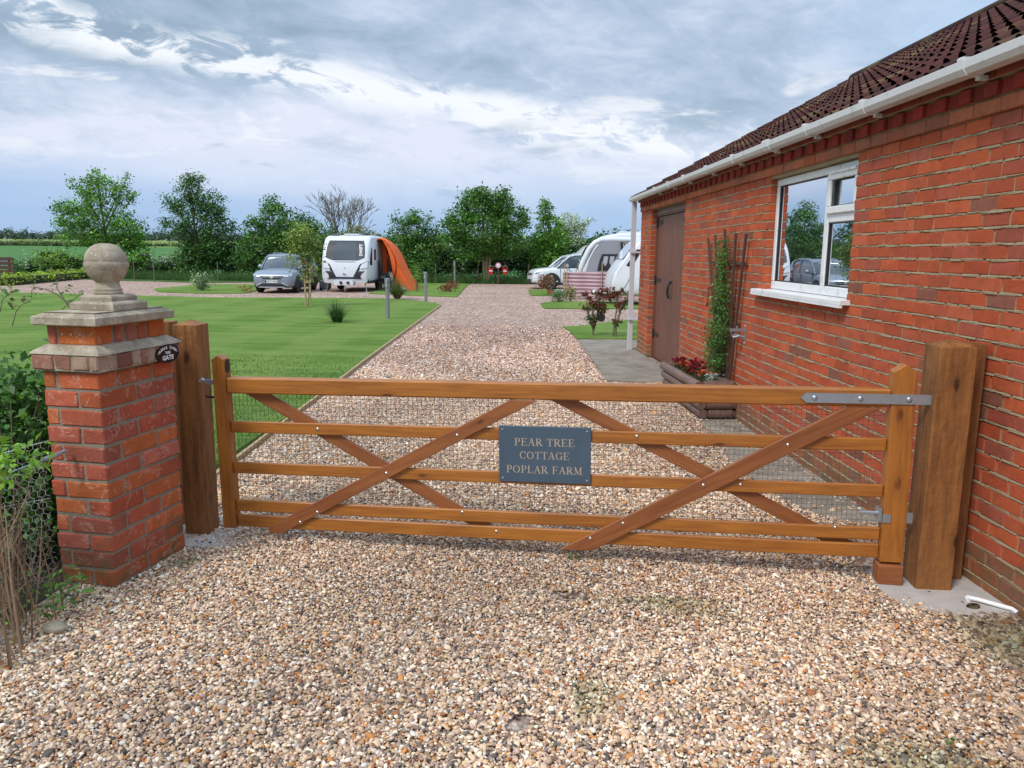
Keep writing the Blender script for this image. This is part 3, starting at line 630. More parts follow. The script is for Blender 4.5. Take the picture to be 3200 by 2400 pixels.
# corbelled eaves
mb = MB(); x = -.02; i = 0
while x < SEND:
    c = rr.choice([(.46, .15, .075), (.42, .13, .07), (.38, .14, .085), (.48, .13, .055)]); k = rr.uniform(.8, 1.1)
    mb.cbox(x, x + .217, -.028 + rr.uniform(-.002, .002), .1, Z0 + .004, Z0 + CH - .008, .005, tuple(q * k for q in c), .002, rnd=rr); x += BL
x = -.02
while x < SEND:
    c = rr.choice([(.26, .028, .022), (.30, .035, .022), (.22, .03, .025)]); k = rr.uniform(.8, 1.1); d = -.056 if i % 2 else -.036; i += 1
    mb.cbox(x, x + .107, d, .1, Z0 + CH + .002, Z0 + 2 * CH - .008, .004, tuple(q * k for q in c), .002, rnd=rr); x += .1125
x = -.02
while x < SEND:
    c = rr.choice([(.24, .045, .03), (.2, .04, .03), (.26, .055, .035)])
    for j, d in ((2, -.075),):
        mb.cbox(x + (.11 if j == 3 else 0), x + .217 + (.11 if j == 3 else 0), d, .1, Z0 + j * CH + .002, Z0 + (j + 1) * CH - .008, .004, c, .002, rnd=rr)
    x += BL
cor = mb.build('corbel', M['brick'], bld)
mb = MB(); mb.box(.004, SEND, -.018, .0, Z0 + .006, Z0 + CH * .98); mb.box(.004, SEND, -.026, .0, Z0 + CH, Z0 + CH * 1.98); mb.box(.004, SEND, -.066, .0, Z0 + CH * 2.0, Z0 + CH * 4 - .01)
mb.build('mortar', M['mortar'], cor)
# gable ends and back wall closing the volume
mb = MB(); DEP = 7.2
mb.prism([(.12, -.1), (DEP, -.1), (DEP, 2.62), (.12, 2.62)], .004, .2, lambda a, b, h: (h, a, b), (.40, .06, .025))
mb.prism([(.12, 2.625), (DEP - .05, 2.625), (DEP / 2, 4.50)], .02, .2, lambda a, b, h: (h, a, b), (.40, .06, .025))
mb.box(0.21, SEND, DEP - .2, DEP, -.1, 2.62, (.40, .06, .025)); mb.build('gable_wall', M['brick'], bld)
MB().box(.25, SEND, .36, DEP - .25, .0, .02).build('inner_floor', M['soil'], bld)
# roof: interlocking tiles with a roll, each course stepped over the one below
EY, EZ, RY, RZ = -.13, 2.652, 3.60, 4.70; rows = 14; sl = math.hypot(RY - EY, RZ - EZ); ex = sl / rows; ty, tz = (RY - EY) / sl, (RZ - EZ) / sl; ny, nz_ = -tz, ty
TW = .15; n = int((SEND + .1) / TW * 12); S = np.linspace(-.12, SEND, n); ph = ((S + .12) / TW) % 1
def prof(ph):
    r = np.where(ph < .55, np.sin(np.pi * ph / .55) ** .8 * .033, 0.0); return r + np.where(ph >= .55, -.006 * np.sin(np.pi * (ph - .55) / .45), 0)
V = []; F = []; C = []; rowid = 0; pr = prof(ph); tid = ((S + .12) / (TW * 2)).astype(int)
for j in range(rows):
    jit = RNG.normal(size=tid.max() + 2) * .0025; tj = np.exp(RNG.normal(size=tid.max() + 2) * .16)
    for kk, (d, lift) in enumerate(((j * ex - .035, -.022), (j * ex - .035, .030), (j * ex + ex * .55, .013), ((j + 1) * ex + .02, -.002))):
        li = (pr + lift + jit[tid]) if kk > 0 else (np.zeros(n) + lift + 0 * pr)
        if kk == 1: li = pr + lift + jit[tid]
        V.append(np.stack([S, EY + ty * d + ny * li, EZ + tz * d + nz_ * li], 1))
    b0 = j * 4 * n
    for kk in range(3):
        i0 = b0 + kk * n + np.arange(n - 1); i0 = i0[pr[:-1] < .010] if kk == 0 else i0; F.append(np.stack([i0, i0 + 1, i0 + 1 + n, i0 + n], 1)); C.append(np.repeat(tj[tid[i0 - b0 - kk * n]][:, None], 3, 1))
V = np.concatenate(V); F = np.concatenate(F); C = np.concatenate(C); roof = np_mesh('roof', V, F, C * np.array([(.40, .20, .15)]), M['tile'], bld, False)
mb = MB(); mb.prism([(RY + .02, RZ), (RY * 2 + .13, EZ), (RY * 2 + .10, EZ - .03), (RY, RZ - .05), (EY + .02, EZ - .02), (EY + .03, EZ + .0)][::-1], -.11, SEND, lambda a, b, h: (h, a, b), (.35, .15, .12)); mb.build('roof_slope', M['tile'], roof)
mb = MB(); x = -.14; q = 0
while x < SEND:
    mb.prism([(RY + .13 * math.cos(a) , RZ - .03 + .125 * math.sin(a)) for a in [math.pi * k / 8 for k in range(9)]], x, x + .44 + .006 * (q % 2), lambda a, b, h: (h, a, b), (.17, .09, .05)); x += .45; q += 1
mb.build('ridge_tile', M['tile'], roof)
mb = MB(); mb.prism([(EY + .01, EZ - .03), (RY, RZ - .06), (RY, RZ - .02), (EY + .0, EZ + .004)], -.135, -.113, lambda a, b, h: (h, a, b)); mb.build('verge', M['pale_concrete'], roof)
# gutter, unions and downpipe
G = [(-.203, 2.668), (-.210, 2.664), (-.206, 2.625), (-.186, 2.598), (-.115, 2.598), (-.100, 2.625), (-.097, 2.662), (-.103, 2.662), (-.107, 2.628), (-.120, 2.604), (-.182, 2.604), (-.199, 2.628)]
gut = MB().prism(G, -.15, SEND, lambda a, b, h: (h, a, b)).build('gutter', M['gutter'], bld)
MB().prism([(-.211, 2.667), (-.207, 2.624), (-.187, 2.597), (-.113, 2.597), (-.099, 2.624), (-.096, 2.664)], -.165, -.151, lambda a, b, h: (h, a, b)).build('gutter_end', M['gutter'], gut)
def gpos(u, v):
    q = at(u, v, 10); dx, dy = q.x, q.y; k = 2.2994 / (dx + .0216 * dy); return 0, 13.63 - k * dy
for u, v in ((2999, 196), (2687, 333), (2508, 408), (2388, 450), (2282, 497), (2200, 534), (2130, 560), (2083, 580), (2040, 597)):
    s_ = gpos(u, v)[1]; w = .05 if u != 2388 else .14
    G2 = [(-.217, 2.672), (-.213, 2.622), (-.191, 2.592), (-.108, 2.592), (-.085, 2.625), (-.085, 2.68), (-.214, 2.68)]
    m2 = MB().prism(G2, s_ - w / 2, s_ + w / 2, lambda a, b, h: (h, a, b)); m2.box(s_ - .018, s_ + .018, -.118, -.072, 2.575, 2.596)
    m2.build('gutter_bracket', M['gutter'], gut)
pp = MB(); pp.box(-.098, -.008, -.165, -.09, -.02, 2.597); dp = pp.build('downpipe', M['pipe'], bld)
for z in (.55, 1.72): MB().box(-.108, .03, -.175, -.006, z, z + .035).build('pipe_clip', M['pipe'], dp)
# window
wn = empty('window', (0, 0, 0), 0, bld); w0, w1, q0, q1 = WIN; RC = .055
def bar(mb, a, b, z0, z1, y0=RC, y1=RC + .06): mb.cbox(a, b, y0, y1, z0, z1, .006)
mb = MB(); ft = .062; mu = w0 + (w1 - w0) * .655
bar(mb, w0 + .002, w1 - .002, q0 + .002, q0 + ft + .01); bar(mb, w0 + .002, w1 - .002, q1 - ft, q1 - .002); bar(mb, w0 + .002, w0 + ft, q0 + ft + .011, q1 - ft - .001); bar(mb, w1 - ft, w1 - .002, q0 + ft + .011, q1 - ft - .001)
bar(mb, mu - .034, mu + .034, q0 + ft + .011, q1 - ft - .001); zt_ = q0 + (q1 - q0) * .60; bar(mb, mu + .035, w1 - ft - .001, zt_ - .034, zt_ + .034)
mb.build('window_frame', M['upvc'], wn)
mb = MB(); a, b, c, d = mu + .030, w1 - ft + .004, zt_ + .030, q1 - ft + .004; y0, y1 = RC - .022, RC - .001
mb.cbox(a, b, y0, y1, c, c + .055, .006); mb.cbox(a, b, y0, y1, d - .055, d, .006); mb.cbox(a, a + .055, y0, y1, c + .056, d - .056, .006); mb.cbox(b - .055, b, y0, y1, c + .056, d - .056, .006)
mb.cbox(a + .05, b - .02, y0 - .014, y0 - .001, d - .012, d + .008, .003); mb.build('window_sash', M['upvc'], wn)
for (a, b, c, d) in ((w0 + ft - .004, mu - .030, q0 + ft + .006, q1 - ft + .004), (mu + .030, w1 - ft + .004, q0 + ft + .006, zt_ - .030), (mu + .080, w1 - ft - .045, zt_ + .080, q1 - ft - .045)):
    MB().box(a, b, RC + .025, RC + .045, c, d).build('pane', M['pane'], wn)
    m2 = MB(); g_s = .008
    m2.box(a + .004, b - .004, RC + .012, RC + .024, c + .004, c + .014); m2.box(a + .004, b - .004, RC + .012, RC + .024, d - .014, d - .004); m2.box(a + .004, a + .013, RC + .012, RC + .024, c + .015, d - .015); m2.box(b - .013, b - .004, RC + .012, RC + .024, c + .015, d - .015)
    m2.build('gasket', M['black_plastic'], wn)
mb = MB(); mb.prism([(-.075, q0 - .038), (-.075, q0 - .012), (-.069, q0 - .007), (RC + .02, q0 - .0015), (RC + .02, q0 - .038)], w0 - .17, w1 + .06, lambda a, b, h: (h, a, b)); mb.prism([(-.079, q0 - .060), (-.079, q0 - .040), (-.058, q0 - .040), (-.058, q0 - .060)], w0 - .17, w1 + .06, lambda a, b, h: (h, a, b)); mb.build('window_sill', M['upvc'], wn)
# double plank door
dr = empty('door', (0, 0, 0), 0, bld); d0, d1 = DOOR[0], DOOR[1]
mb = MB(); mb.box(d0 + .003, d0 + .07, .075, .16, .0, 2.30); mb.box(d1 - .07, d1 - .003, .075, .16, .0, 2.30); mb.box(d0 + .003, d1 - .003, .072, .16, 2.301, 2.41); mb.box(d0 + .003, d1 - .003, .055, .071, 2.325, 2.36); mb.build('door_frame', M['door_wood'], dr)
midd = (d0 + d1) / 2
for a, b, sgn in ((d0 + .072, midd - .003, 1), (midd + .003, d1 - .072, -1)):
    mb = MB(); npl = 9; w = (b - a) / npl
    for k in range(npl): mb.cbox(a + k * w + .002, a + (k + 1) * w - .002, .098 + .001 * (k % 2), .13, .03, 2.295, .005, None, .0015)
    lf = mb.build('door_leaf', M['door_wood'], dr)
    hx = a + .0 if sgn > 0 else b
    for z in (.42, 2.20, 1.30) if sgn > 0 else (.42, 2.20, 1.22):
        m2 = MB(); m2.box(min(hx, hx + sgn * .34), max(hx, hx + sgn * .34), .086, .097, z - .028, z + .028); m2.tube([(hx, .078, z - .07), (hx, .078, z + .07)], .012, 8); m2.build('hinge', M['iron'], lf)
    x = midd - sgn * .09; m2 = MB(); m2.tube([(x, .09, 1.05), (x + sgn * .035, .06, 1.12), (x + sgn * .045, .055, 1.18), (x + sgn * .035, .06, 1.24), (x, .09, 1.31)], [.014, .010, .012, .010, .014], 8); m2.build('door_handle', M['iron'], lf)
MB().box(d0, d1, .18, .20, 0, 2.4).build('door_backing', M['black_plastic'], dr)
for s_, z_ in ((.40, 1.28), (4.55, 1.22)):      # wall hooks by the door
    hk = MB(); hk.tube([(s_, -.005, z_ + .11), (s_, -.03, z_ + .10), (s_ + .004, -.03, z_ - .08), (s_ + .012, -.035, z_ - .11), (s_ + .03, -.05, z_ - .10), (s_ + .035, -.05, z_ - .07)], .006, 6); hk.box(s_ - .02, s_ + .02, -.012, -.004, z_ + .09, z_ + .12); hk.build('door_hook', M['rust'], bld)
def wpt(s, y, z):
    c, n = math.cos(BA), math.sin(BA); return Vector((2.22 + s * c - y * n, 13.63 + s * n + y * c, z))
# ------------------------------------------------------------------ gate
GRZ = math.atan2(-.1526, .9883); GO = Vector((-1.606, 4.37, 0)); SAG = .0185
gate = empty('field_gate', GO); gate.rotation_euler = (0, -SAG, GRZ)
tag(gate, 'wide orange stained five bar timber gate with crossed braces and wire mesh', 'gate')
def gxz(u, v, off=0.0):
    """photograph pixel to (along, height) on the gate's face"""
    d = at(u, v, 1) - Vector((0, 0, CAM_H)); nn = Vector((.1526, .9885, 0)); o = Vector((0, 0, CAM_H)); p0 = GO + nn * off
    q = o + d * ((p0 - o).dot(nn) / d.dot(nn)); s = (q - GO).dot(Vector((.9885, -.1526, 0))); return s, q.z - SAG * s
def plank(name, x0, x1, z0, z1, y0, y1, m, parent, ch=.004):
    cx, cz, cy = (x0 + x1) / 2, (z0 + z1) / 2, (y0 + y1) / 2
    ob = MB().cbox(x0 - cx, x1 - cx, y0 - cy, y1 - cy, z0 - cz, z1 - cz, ch, None, .0008).build(name, M[m], parent); ob.location = (cx, cy, cz); return ob
for nm, z0, z1, y in (('top_rail', .888, .980, .034), ('rail', .655, .722, .0125), ('rail', .410, .477, .0125), ('rail', .178, .247, .0125), ('rail', .082, .156, .0125)):
    plank(nm, -.011, 3.575, z0, z1, -y, y, 'gate_wood', gate, .005 if y < .03 else .008)
def stile(x0, x1, z0, z1, pk, name):
    cx = (x0 + x1) / 2; w = (x1 - x0) / 2; c = .006
    mb = MB(); ring = lambda z, q: [Vector((-w + q, -.035, z)), Vector((w - q, -.035, z)), Vector((w, -.035 + q, z)), Vector((w, .035 - q, z)), Vector((w - q, .035, z)), Vector((-w + q, .035, z)), Vector((-w, .035 - q, z)), Vector((-w, -.035 + q, z))]
    top = ring(z1, c); top = [Vector((p.x, p.y, z1 + (pk) * (1 - abs(p.x) / w))) for p in top]
    mb.loft([ring(z0, c), top]); 
    mb2 = mb.build(name, M['stile_wood'], gate); mb2.location = (cx, 0, 0); return mb2
def stile2(x0, x1, z0, z1, pk, name):
    cx = (x0 + x1) / 2; w = (x1 - x0) / 2
    poly = [(-w, z0), (w, z0), (w, z1), (0, z1 + pk), (-w, z1)]
    ob = MB().prism(poly, -.036, .036, lambda a, b, h: (a, h, b)).build(name, M['stile_wood'], gate); ob.location = (cx, 0, 0)
    bv = ob.modifiers.new('bevel', 'BEVEL'); bv.width = .005; bv.segments = 2; return ob
stile2(-.090, -.012, .078, 1.085, .025, 'latch_stile'); hs = stile2(3.576, 3.690, .070, 1.070, .038, 'hanging_stile')
def brace(poly, y0, y1):
    a = Vector((poly[1][0] - 0, 0, poly[1][1])); xs = [p[0] for p in poly]; zs = [p[1] for p in poly]; cx, cz = sum(xs) / len(xs), sum(zs) / len(zs)
    big = max(((p, q) for p in poly for q in poly), key=lambda t: math.dist(*t)); dx, dz = big[1][0] - big[0][0], big[1][1] - big[0][1]
    if dx < 0: dx, dz = -dx, -dz
    th = math.atan2(dz, dx); c, n = math.cos(th), math.sin(th)
    pl = [((x - cx) * c + (z - cz) * n, -(x - cx) * n + (z - cz) * c) for x, z in poly]
    ob = MB().prism(pl, y0, y1, lambda p, q, h: (p, h, q)).build('brace', M['brace_wood'], gate); ob.location = (cx, 0, cz); ob.rotation_euler = (0, -th, 0)
    bv = ob.modifiers.new('bevel', 'BEVEL'); bv.width = .003; bv.segments = 1; return ob
brace([(.185, .090), (.205, .056), (.275, .060), (1.785, .884), (1.635, .884)], -.033, -.0135)
brace([(1.905, .047), (2.085, .049), (3.535, .884), (3.360, .884)], -.033, -.0135)
brace([(.075, .884), (.225, .884), (1.675, .070), (1.535, .070)], .0135, .033)
brace([(1.845, .884), (1.990, .884), (3.560, .10), (3.40, .10)], .0135, .033)
for u, v in ((995, 1343), (1436, 1360), (1212, 1479), (994, 1600), (1445, 1604), (940, 1632), (1551, 1664), (1949, 1635), (1846, 1682), (2203, 1516), (2321, 1518), (1998, 1366), (2470, 1390), (2616, 1652), (1212 - 14, 1481 + 400)):
    if v > 1800: continue
    s, z = gxz(u, v, -.03); onb = (u, v) in ((1436, 1360), (1212, 1479), (994, 1600), (940, 1632), (1949, 1635), (1846, 1682), (2203, 1516), (2470, 1390)); y = -.033 if onb else -.0125
    MB().lathe([(.0098, 0), (.0098, .001), (.0085, .0035), (.005, .0058), (.001, .0064)], 12, (0, 0, 0), None, Matrix.Translation((s, y, z)) @ Matrix.Rotation(R(90), 4, 'X')).build('bolt', M['steel'], gate, True)
mb = MB(); w = .0007; y = .037
for k in range(int((3.56) / .0255)):
    x = .0 + k * .0255; mb.box(x - w, x + w, y - w, y + w, .19, .888)
for k in range(28):
    z = .195 + k * .0255; mb.box(.0, 3.565, y - .0022 - w, y - .0022 + w, z - w, z + w)
mb.build('wire_mesh', M['wire'], gate)
hst = MB().prism([(3.137, .932), (3.165, .957), (3.80, .957), (3.80, .907), (3.165, .907)], -.0425, -.0365, lambda a, b, h: (a, h, b)).build('hinge_strap', M['galv'], gate)
for s in (3.205, 3.425, 3.655):
    MB().lathe([(.014, 0), (.014, .002), (.011, .006), (.004, .008)], 12, (0, 0, 0), None, Matrix.Translation((s, -.0425, .932)) @ Matrix.Rotation(R(90), 4, 'X')).build('strap_bolt', M['galv'], hst, True)
mb = MB(); mb.tube([(3.47, -.0, .325), (3.575, -.0, .325)], .010, 10); mb.box(3.556, 3.572, -.03, .03, .285, .355); mb.box(3.5725, 3.612, -.0405, -.0365, .285, .330); mb.build('hinge_bolt', M['galv'], gate); MB().box(3.6905, 3.72, -.030, -.022, .285, .340).build('hinge_plate', M['galv'], gate)
mb = MB(); mb.box(-.155, -.0905, -.012, .012, .935, .962); mb.tube([(-.155, .0, .95), (-.175, 0, .965), (-.19, 0, .95)], .009, 8); mb.build('latch', M['galv'], gate)
MB().tube([(-.16, .0, .862), (-.0915, 0, .858)], .007, 8).build('latch_rod', M['iron'], gate)
mb = MB(); mb.prism([(.026 * math.cos(a), .040 * math.sin(a)) for a in [math.pi * 2 * k / 20 for k in range(20)]], -.0118, -.0085, lambda a, b, h: (h, a - .004, b + 1.045)); mb.build('oval_badge', M['iron'], gate)
# slate name sign
s0, z0 = gxz(1565, 1512, -.02); s1, z1 = gxz(1855, 1350, -.02)
sg = empty('slate_sign', gate.matrix_basis @ Vector(((s0 + s1) / 2, -.016, .583))); sg.rotation_euler = (0, -SAG, GRZ)
tag(sg, 'blue grey slate house name sign with gold lettering screwed to the gate', 'sign')
sw, sh = (s1 - s0) / 2, .157
MB().cbox(-sw, sw, -.010, .003, -sh, sh, .0022).build('slate_plate', M['slate'], sg)
mb = MB(); fn = lambda a, b, h: (a, -.0101 - h * .25, b)
kx = 2 * sw / 1776; X0 = -sw
def lx(p): return X0 + (p - 216) * kx
serif_line(mb, 'PEAR TREE', .041, lx(520), lx(1690), .050, fn); serif_line(mb, 'COTTAGE', .041, lx(615), lx(1590), -.024, fn); serif_line(mb, 'POPLAR FARM', .041, lx(360), lx(1845), -.104, fn)
mb.build('lettering', M['gold'], sg)
for a in (-sw + .020, sw - .020):
    for b in (-sh + .020, sh - .020):
        MB().lathe([(.0062, 0), (.0062, .0015), (.004, .004), (.001, .0046)], 10, (0, 0, 0), None, Matrix.Translation((a, -.0101, b)) @ Matrix.Rotation(R(90), 4, 'X')).build('screw', M['galv'], sg, True)
# posts
def post(name, cx, cy, w, h, rz, pk, label, grp=None, w2=None):
    w2 = w2 or w; a, b = w / 2, w2 / 2; c = .007
    ring = lambda z, k=1.0: [Vector((-a * k + c, -b * k, z)), Vector((a * k - c, -b * k, z)), Vector((a * k, -b * k + c, z)), Vector((a * k, b * k - c, z)), Vector((a * k - c, b * k, z)), Vector((-a * k + c, b * k, z)), Vector((-a * k, b * k - c, z)), Vector((-a * k, -b * k + c, z))]
    mb = MB(); mb.loft([ring(-.2), ring(h - .006), ring(h, .985)], cap=False); n0 = len(mb.v); top = mb.v[-8:]
    mb.add(top + [(0, 0, h + pk)], [(i, (i + 1) % 8, 8) for i in range(8)])
    ob = mb.build(name, M['post_wood']); ob.location = (cx, cy, 0); ob.rotation_euler = (0, 0, rz); return tag(ob, label, 'post', grp)
post('gate_post', -1.880, 4.482, .148, 1.272, R(-3), .028, 'brown square timber gate post between brick pillar and gate')
post('backing_post', -2.085, 4.62, .10, 1.275, R(-3), .0, 'lighter slim timber post half hidden behind the brick pillar', w2=.10)
post('gate_post', 2.178, 3.800, .178, 1.272, R(-5), .030, 'thick brown timber gate post carrying the gate hinges')
post('backing_post', 2.345, 3.905, .095, 1.270, R(-3), .0, 'narrow dark timber post squeezed against the brick wall', w2=.12)
bk = MB().cbox(-.062, .062, -.05, .05, 0, .105, .006).build('wooden_block', M['brace_wood']); gp = gate.matrix_basis @ Vector((3.628, -.005, 0)); bk.location = (gp.x, gp.y, .022); bk.rotation_euler = (0, 0, GRZ); tag(bk, 'small stained wooden block under the hinge end of the gate', 'block')
pv = MB().tube([(2.275, 3.60, .035), (2.31, 3.57, .038), (2.42, 3.475, .035), (2.43, 3.45, .028)], .011, 8); pv.tube([(2.275, 3.60, .035), (2.268, 3.575, .03)], .011, 8); tag(pv.build('pipe_offcut', M['upvc']), 'short white plastic strip lying on the footing by the wall', 'plastic strip')
rg = random.Random(12)
for x, y, r_, c_ in ((2.26, 3.52, .028, 'rust'), (-2.03, 3.20, .045, 'stone')):
    mb = MB(); mb.add([Vector(p) * r_ * rg.uniform(.85, 1.1) for p in IV2], [tuple(f) for f in IF2]); ob = mb.build('loose_stone', M[c_] if c_ != 'rust' else M['old_brick'], None, True); ob.location = (x, y, r_ * .5 + .01); ob.scale = (1.3, .9, .6)
    tag(ob, 'small red brick fragment on the pale footing' if c_ == 'rust' else 'large pale stone lying by the twigs at the gravel edge', 'stone')
# ------------------------------------------------------------------ brick pillar
PRZ = R(-12.2); pil = tag(empty('brick_pillar', (-1.985, 3.645, 0), PRZ), 'square red brick pillar topped with a stone ball finial', 'pillar')
pc = [(.50, .115, .045), (.47, .11, .058), (.43, .105, .062), (.34, .095, .06), (.51, .13, .046), (.46, .13, .085), (.53, .14, .045), (.45, .095, .05)]
rr = random.Random(21); mb = MB(); RH = .0915; Wd, Dp = .318, .565
for r in range(-1, 12):
    z0 = .02 + r * RH; z1 = z0 + RH - .0125
    if r % 2: L = [(-.235, 0, 0, .115), (-.12, 0, .127, .385), (-.12, 0, .397, Dp), (-Wd, -.247, 0, .24), (-Wd, -.255, .252, Dp), (-.243, -.132, .40, Dp)]
    else: L = [(-.12, 0, 0, .252), (-.12, 0, .264, Dp), (-Wd, -.132, 0, .115), (-Wd, -.255, .127, .38), (-Wd, -.255, .392, Dp), (-.243, -.132, .40, Dp)]
    for a, b, c, d in L:
        q = rr.choice(pc); k = rr.uniform(.75, 1.1); o = rr.uniform(-.003, .003)
        mb.cbox(a + (o if a < -.3 else 0), b + (o if b == 0 else 0), c + (o if c == 0 else 0), d, z0 + rr.uniform(-.002, .002), z1 + rr.uniform(-.002, .002), .006, tuple(x * k for x in q), .003, rnd=rr)
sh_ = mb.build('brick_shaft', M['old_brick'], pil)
MB().box(-Wd + .006, -.006, .006, Dp - .006, -.1, 1.115).build('mortar', M['old_mortar'], sh_)
mb = MB(); o = .032; z0 = 1.122; z1 = 1.195
x = -Wd - o
for wv in (.13, .10, .10, .05, .1): 
    xe = min(x + wv, o); mb.cbox(x, xe - .006, -o, .10, z0, z1, .007, rr.choice([(.33, .16, .11), (.28, .13, .09), (.22, .08, .06), (.36, .24, .17)]), .004, rnd=rr); x = xe
    if x >= o - .01: break
y = .102
while y < Dp + o - .02:
    ye = min(y + rr.choice([.11, .06, .075]), Dp + o); mb.cbox(-.10, o, y, ye - .006, z0, z1, .007, rr.choice([(.33, .16, .11), (.28, .12, .08), (.20, .075, .055), (.38, .28, .2)]), .004, rnd=rr); y = ye
mb.cbox(-Wd - o, -Wd + .05, .105, Dp + o, z0, z1, .007, (.3, .15, .1), .003); mb.build('corbel_course', M['old_brick'], pil)
mb = MB(); mb.box(-Wd - o + .008, o - .008, -o + .008, Dp + o - .008, 1.117, 1.197)
rng_ = lambda e, z: [Vector((-Wd - e, -e, z)), Vector((e, -e, z)), Vector((e, Dp + e, z)), Vector((-Wd - e, Dp + e, z))]
mb.loft([rng_(o + .002, 1.1975), rng_(o - .004, 1.208), rng_(-.012, 1.236), rng_(-.03, 1.242)]); mb.build('weathered_mortar', M['stone'], pil)
mb = MB(); i = .022
for a, b, c, d, q in ((-Wd + i, -.245, i, .12, (.42, .12, .075)), (-.233, -i, i, .14, (.50, .13, .032)), (-.12, -i, .155, .225, (.38, .12, .08)), (-.12, -i, .24, .31, (.36, .14, .09)), (-.12, -i, .325, .395, (.40, .11, .06)), (-.12, -i, .41, Dp - i, (.52, .13, .032)), (-Wd + i, -.20, .135, .3, (.4, .1, .05)), (-Wd + i, -.20, .315, Dp - i, (.4, .1, .05))): mb.cbox(a, b, c, d, 1.238, 1.334, .006, q, .003, rnd=rr)
for x in (-.205, -.155, -.105): mb.lathe([(.006, 0), (.005, .002)], 8, (0, 0, 0), (.6, .5, .4), Matrix.Translation((x, i - .0005, 1.29)) @ Matrix.Rotation(R(90), 4, 'X'))
nk = mb.build('brick_neck', M['old_brick'], pil); MB().box(-Wd + i + .008, -i - .008, i + .008, Dp - i - .008, 1.235, 1.335).build('mortar', M['old_mortar'], nk)
mb = MB(); e = .036; rng_ = lambda e, z: [Vector((-Wd - e + .026, -e + .004, z)), Vector((e - .004, -e + .004, z)), Vector((e - .004, Dp + e - .05, z)), Vector((-Wd - e + .026, Dp + e - .05, z))]; mb.loft([rng_(e - .006, 1.3355), rng_(e, 1.341), rng_(e, 1.374), rng_(e - .006, 1.380), rng_(e - .016, 1.381), rng_(e - .022, 1.387), rng_(e - .034, 1.389), rng_(e - .042, 1.396), rng_(.0, 1.398)])
mb.build('stone_cap', M['stone'], pil)
fc = (-.140, .275); mb = MB()
def sq(h, z, rz=0): return [Vector((fc[0] + x * h, fc[1] + y * h, z)) for x, y in ((-1, -1), (1, -1), (1, 1), (-1, 1))]
mb.loft([sq(.124, 1.397), sq(.126, 1.401), sq(.126, 1.428), sq(.119, 1.436), sq(.105, 1.441)]); mb.loft([sq(.092, 1.4415), sq(.093, 1.460), sq(.086, 1.468), sq(.074, 1.473)])
fin = mb.build('finial_base', M['stone'], pil)
mb = MB(); mb.lathe([(.062, 1.473), (.067, 1.476), (.069, 1.484), (.064, 1.488), (.066, 1.492), (.066, 1.500), (.060, 1.504), (.059, 1.512), (.056, 1.518), (.055, 1.532), (.058, 1.548)], 40, (fc[0], fc[1], 0)); mb.build('finial_neck', M['stone'], pil, True)
mb = MB(); pr_ = []
for k in range(33):
    th = -math.pi / 2 + math.pi * k / 32; r = .1005 * abs(math.cos(th)) ** .80; z = .103 * math.sin(th) * (1 if th < 0 else .98)
    if th < -1.15: continue
    if abs(z + .008) < .014: r += .0035
    elif abs(z + .008) < .019: r -= .003
    pr_.append((max(r, .002), 1.627 + z))
mb.lathe(pr_, 44, (fc[0], fc[1], 0)); mb.build('ball_finial', M['stone'], pil, True)
# oval sign on the corbel
cx_, cz_ = Dp - .105, 1.150; c, n = math.cos(PRZ), math.sin(PRZ)
os_ = empty('oval_sign', (-1.985 + (o + .0) * c - cx_ * n, 3.65 + o * n + cx_ * c, cz_), PRZ); tag(os_, 'black oval cast sign reading please close the gate on the brick pillar', 'sign')
el_ = lambda k, h: [(h * .092 * math.cos(2 * math.pi * i / 40), h * .050 * math.sin(2 * math.pi * i / 40)) for i in range(40)]
mb = MB(); mb.prism(el_(40, 1), .001, .009, lambda a, b, h: (h, a, b)); mb.build('plate', M['black_gloss'], os_)
mb = MB(); outer, inner = el_(40, 1.0), el_(40, .95)
for i in range(40):
    j = (i + 1) % 40; mb.prism([outer[i], outer[j], inner[j], inner[i]], .0091, .0115, lambda a, b, h: (h, a, b))
mb.build('rim', M['black_gloss'], os_)
mb = MB(); tf = lambda a, b: (.0098, a, b)
put_text(mb, 'THE', .020, tf, .0008, 1.15, 0, .004); put_text(mb, 'GATE', .032, tf, .0014, 1.15, 0, -.0225)
ch = 'PLEASE CLOSE'; n_ = len(ch)
for i, q in enumerate(ch):
    if q == ' ': continue
    a = R(158 - 136 * i / (n_ - 1)); put_text(mb, q, .0195, tf, .0009, 1.0, .071 * math.cos(a), .032 * math.sin(a) + .000, (a - R(90)) * .8)
for sx in (-1, 1): mb.prism([(sx * .078 + .003 * math.cos(k), .005 + .003 * math.sin(k)) for k in [i * math.pi / 4 for i in range(8)]], .0091, .0099, lambda a, b, h: (h, a, b))
mb.build('lettering', M['white_paint'], os_)

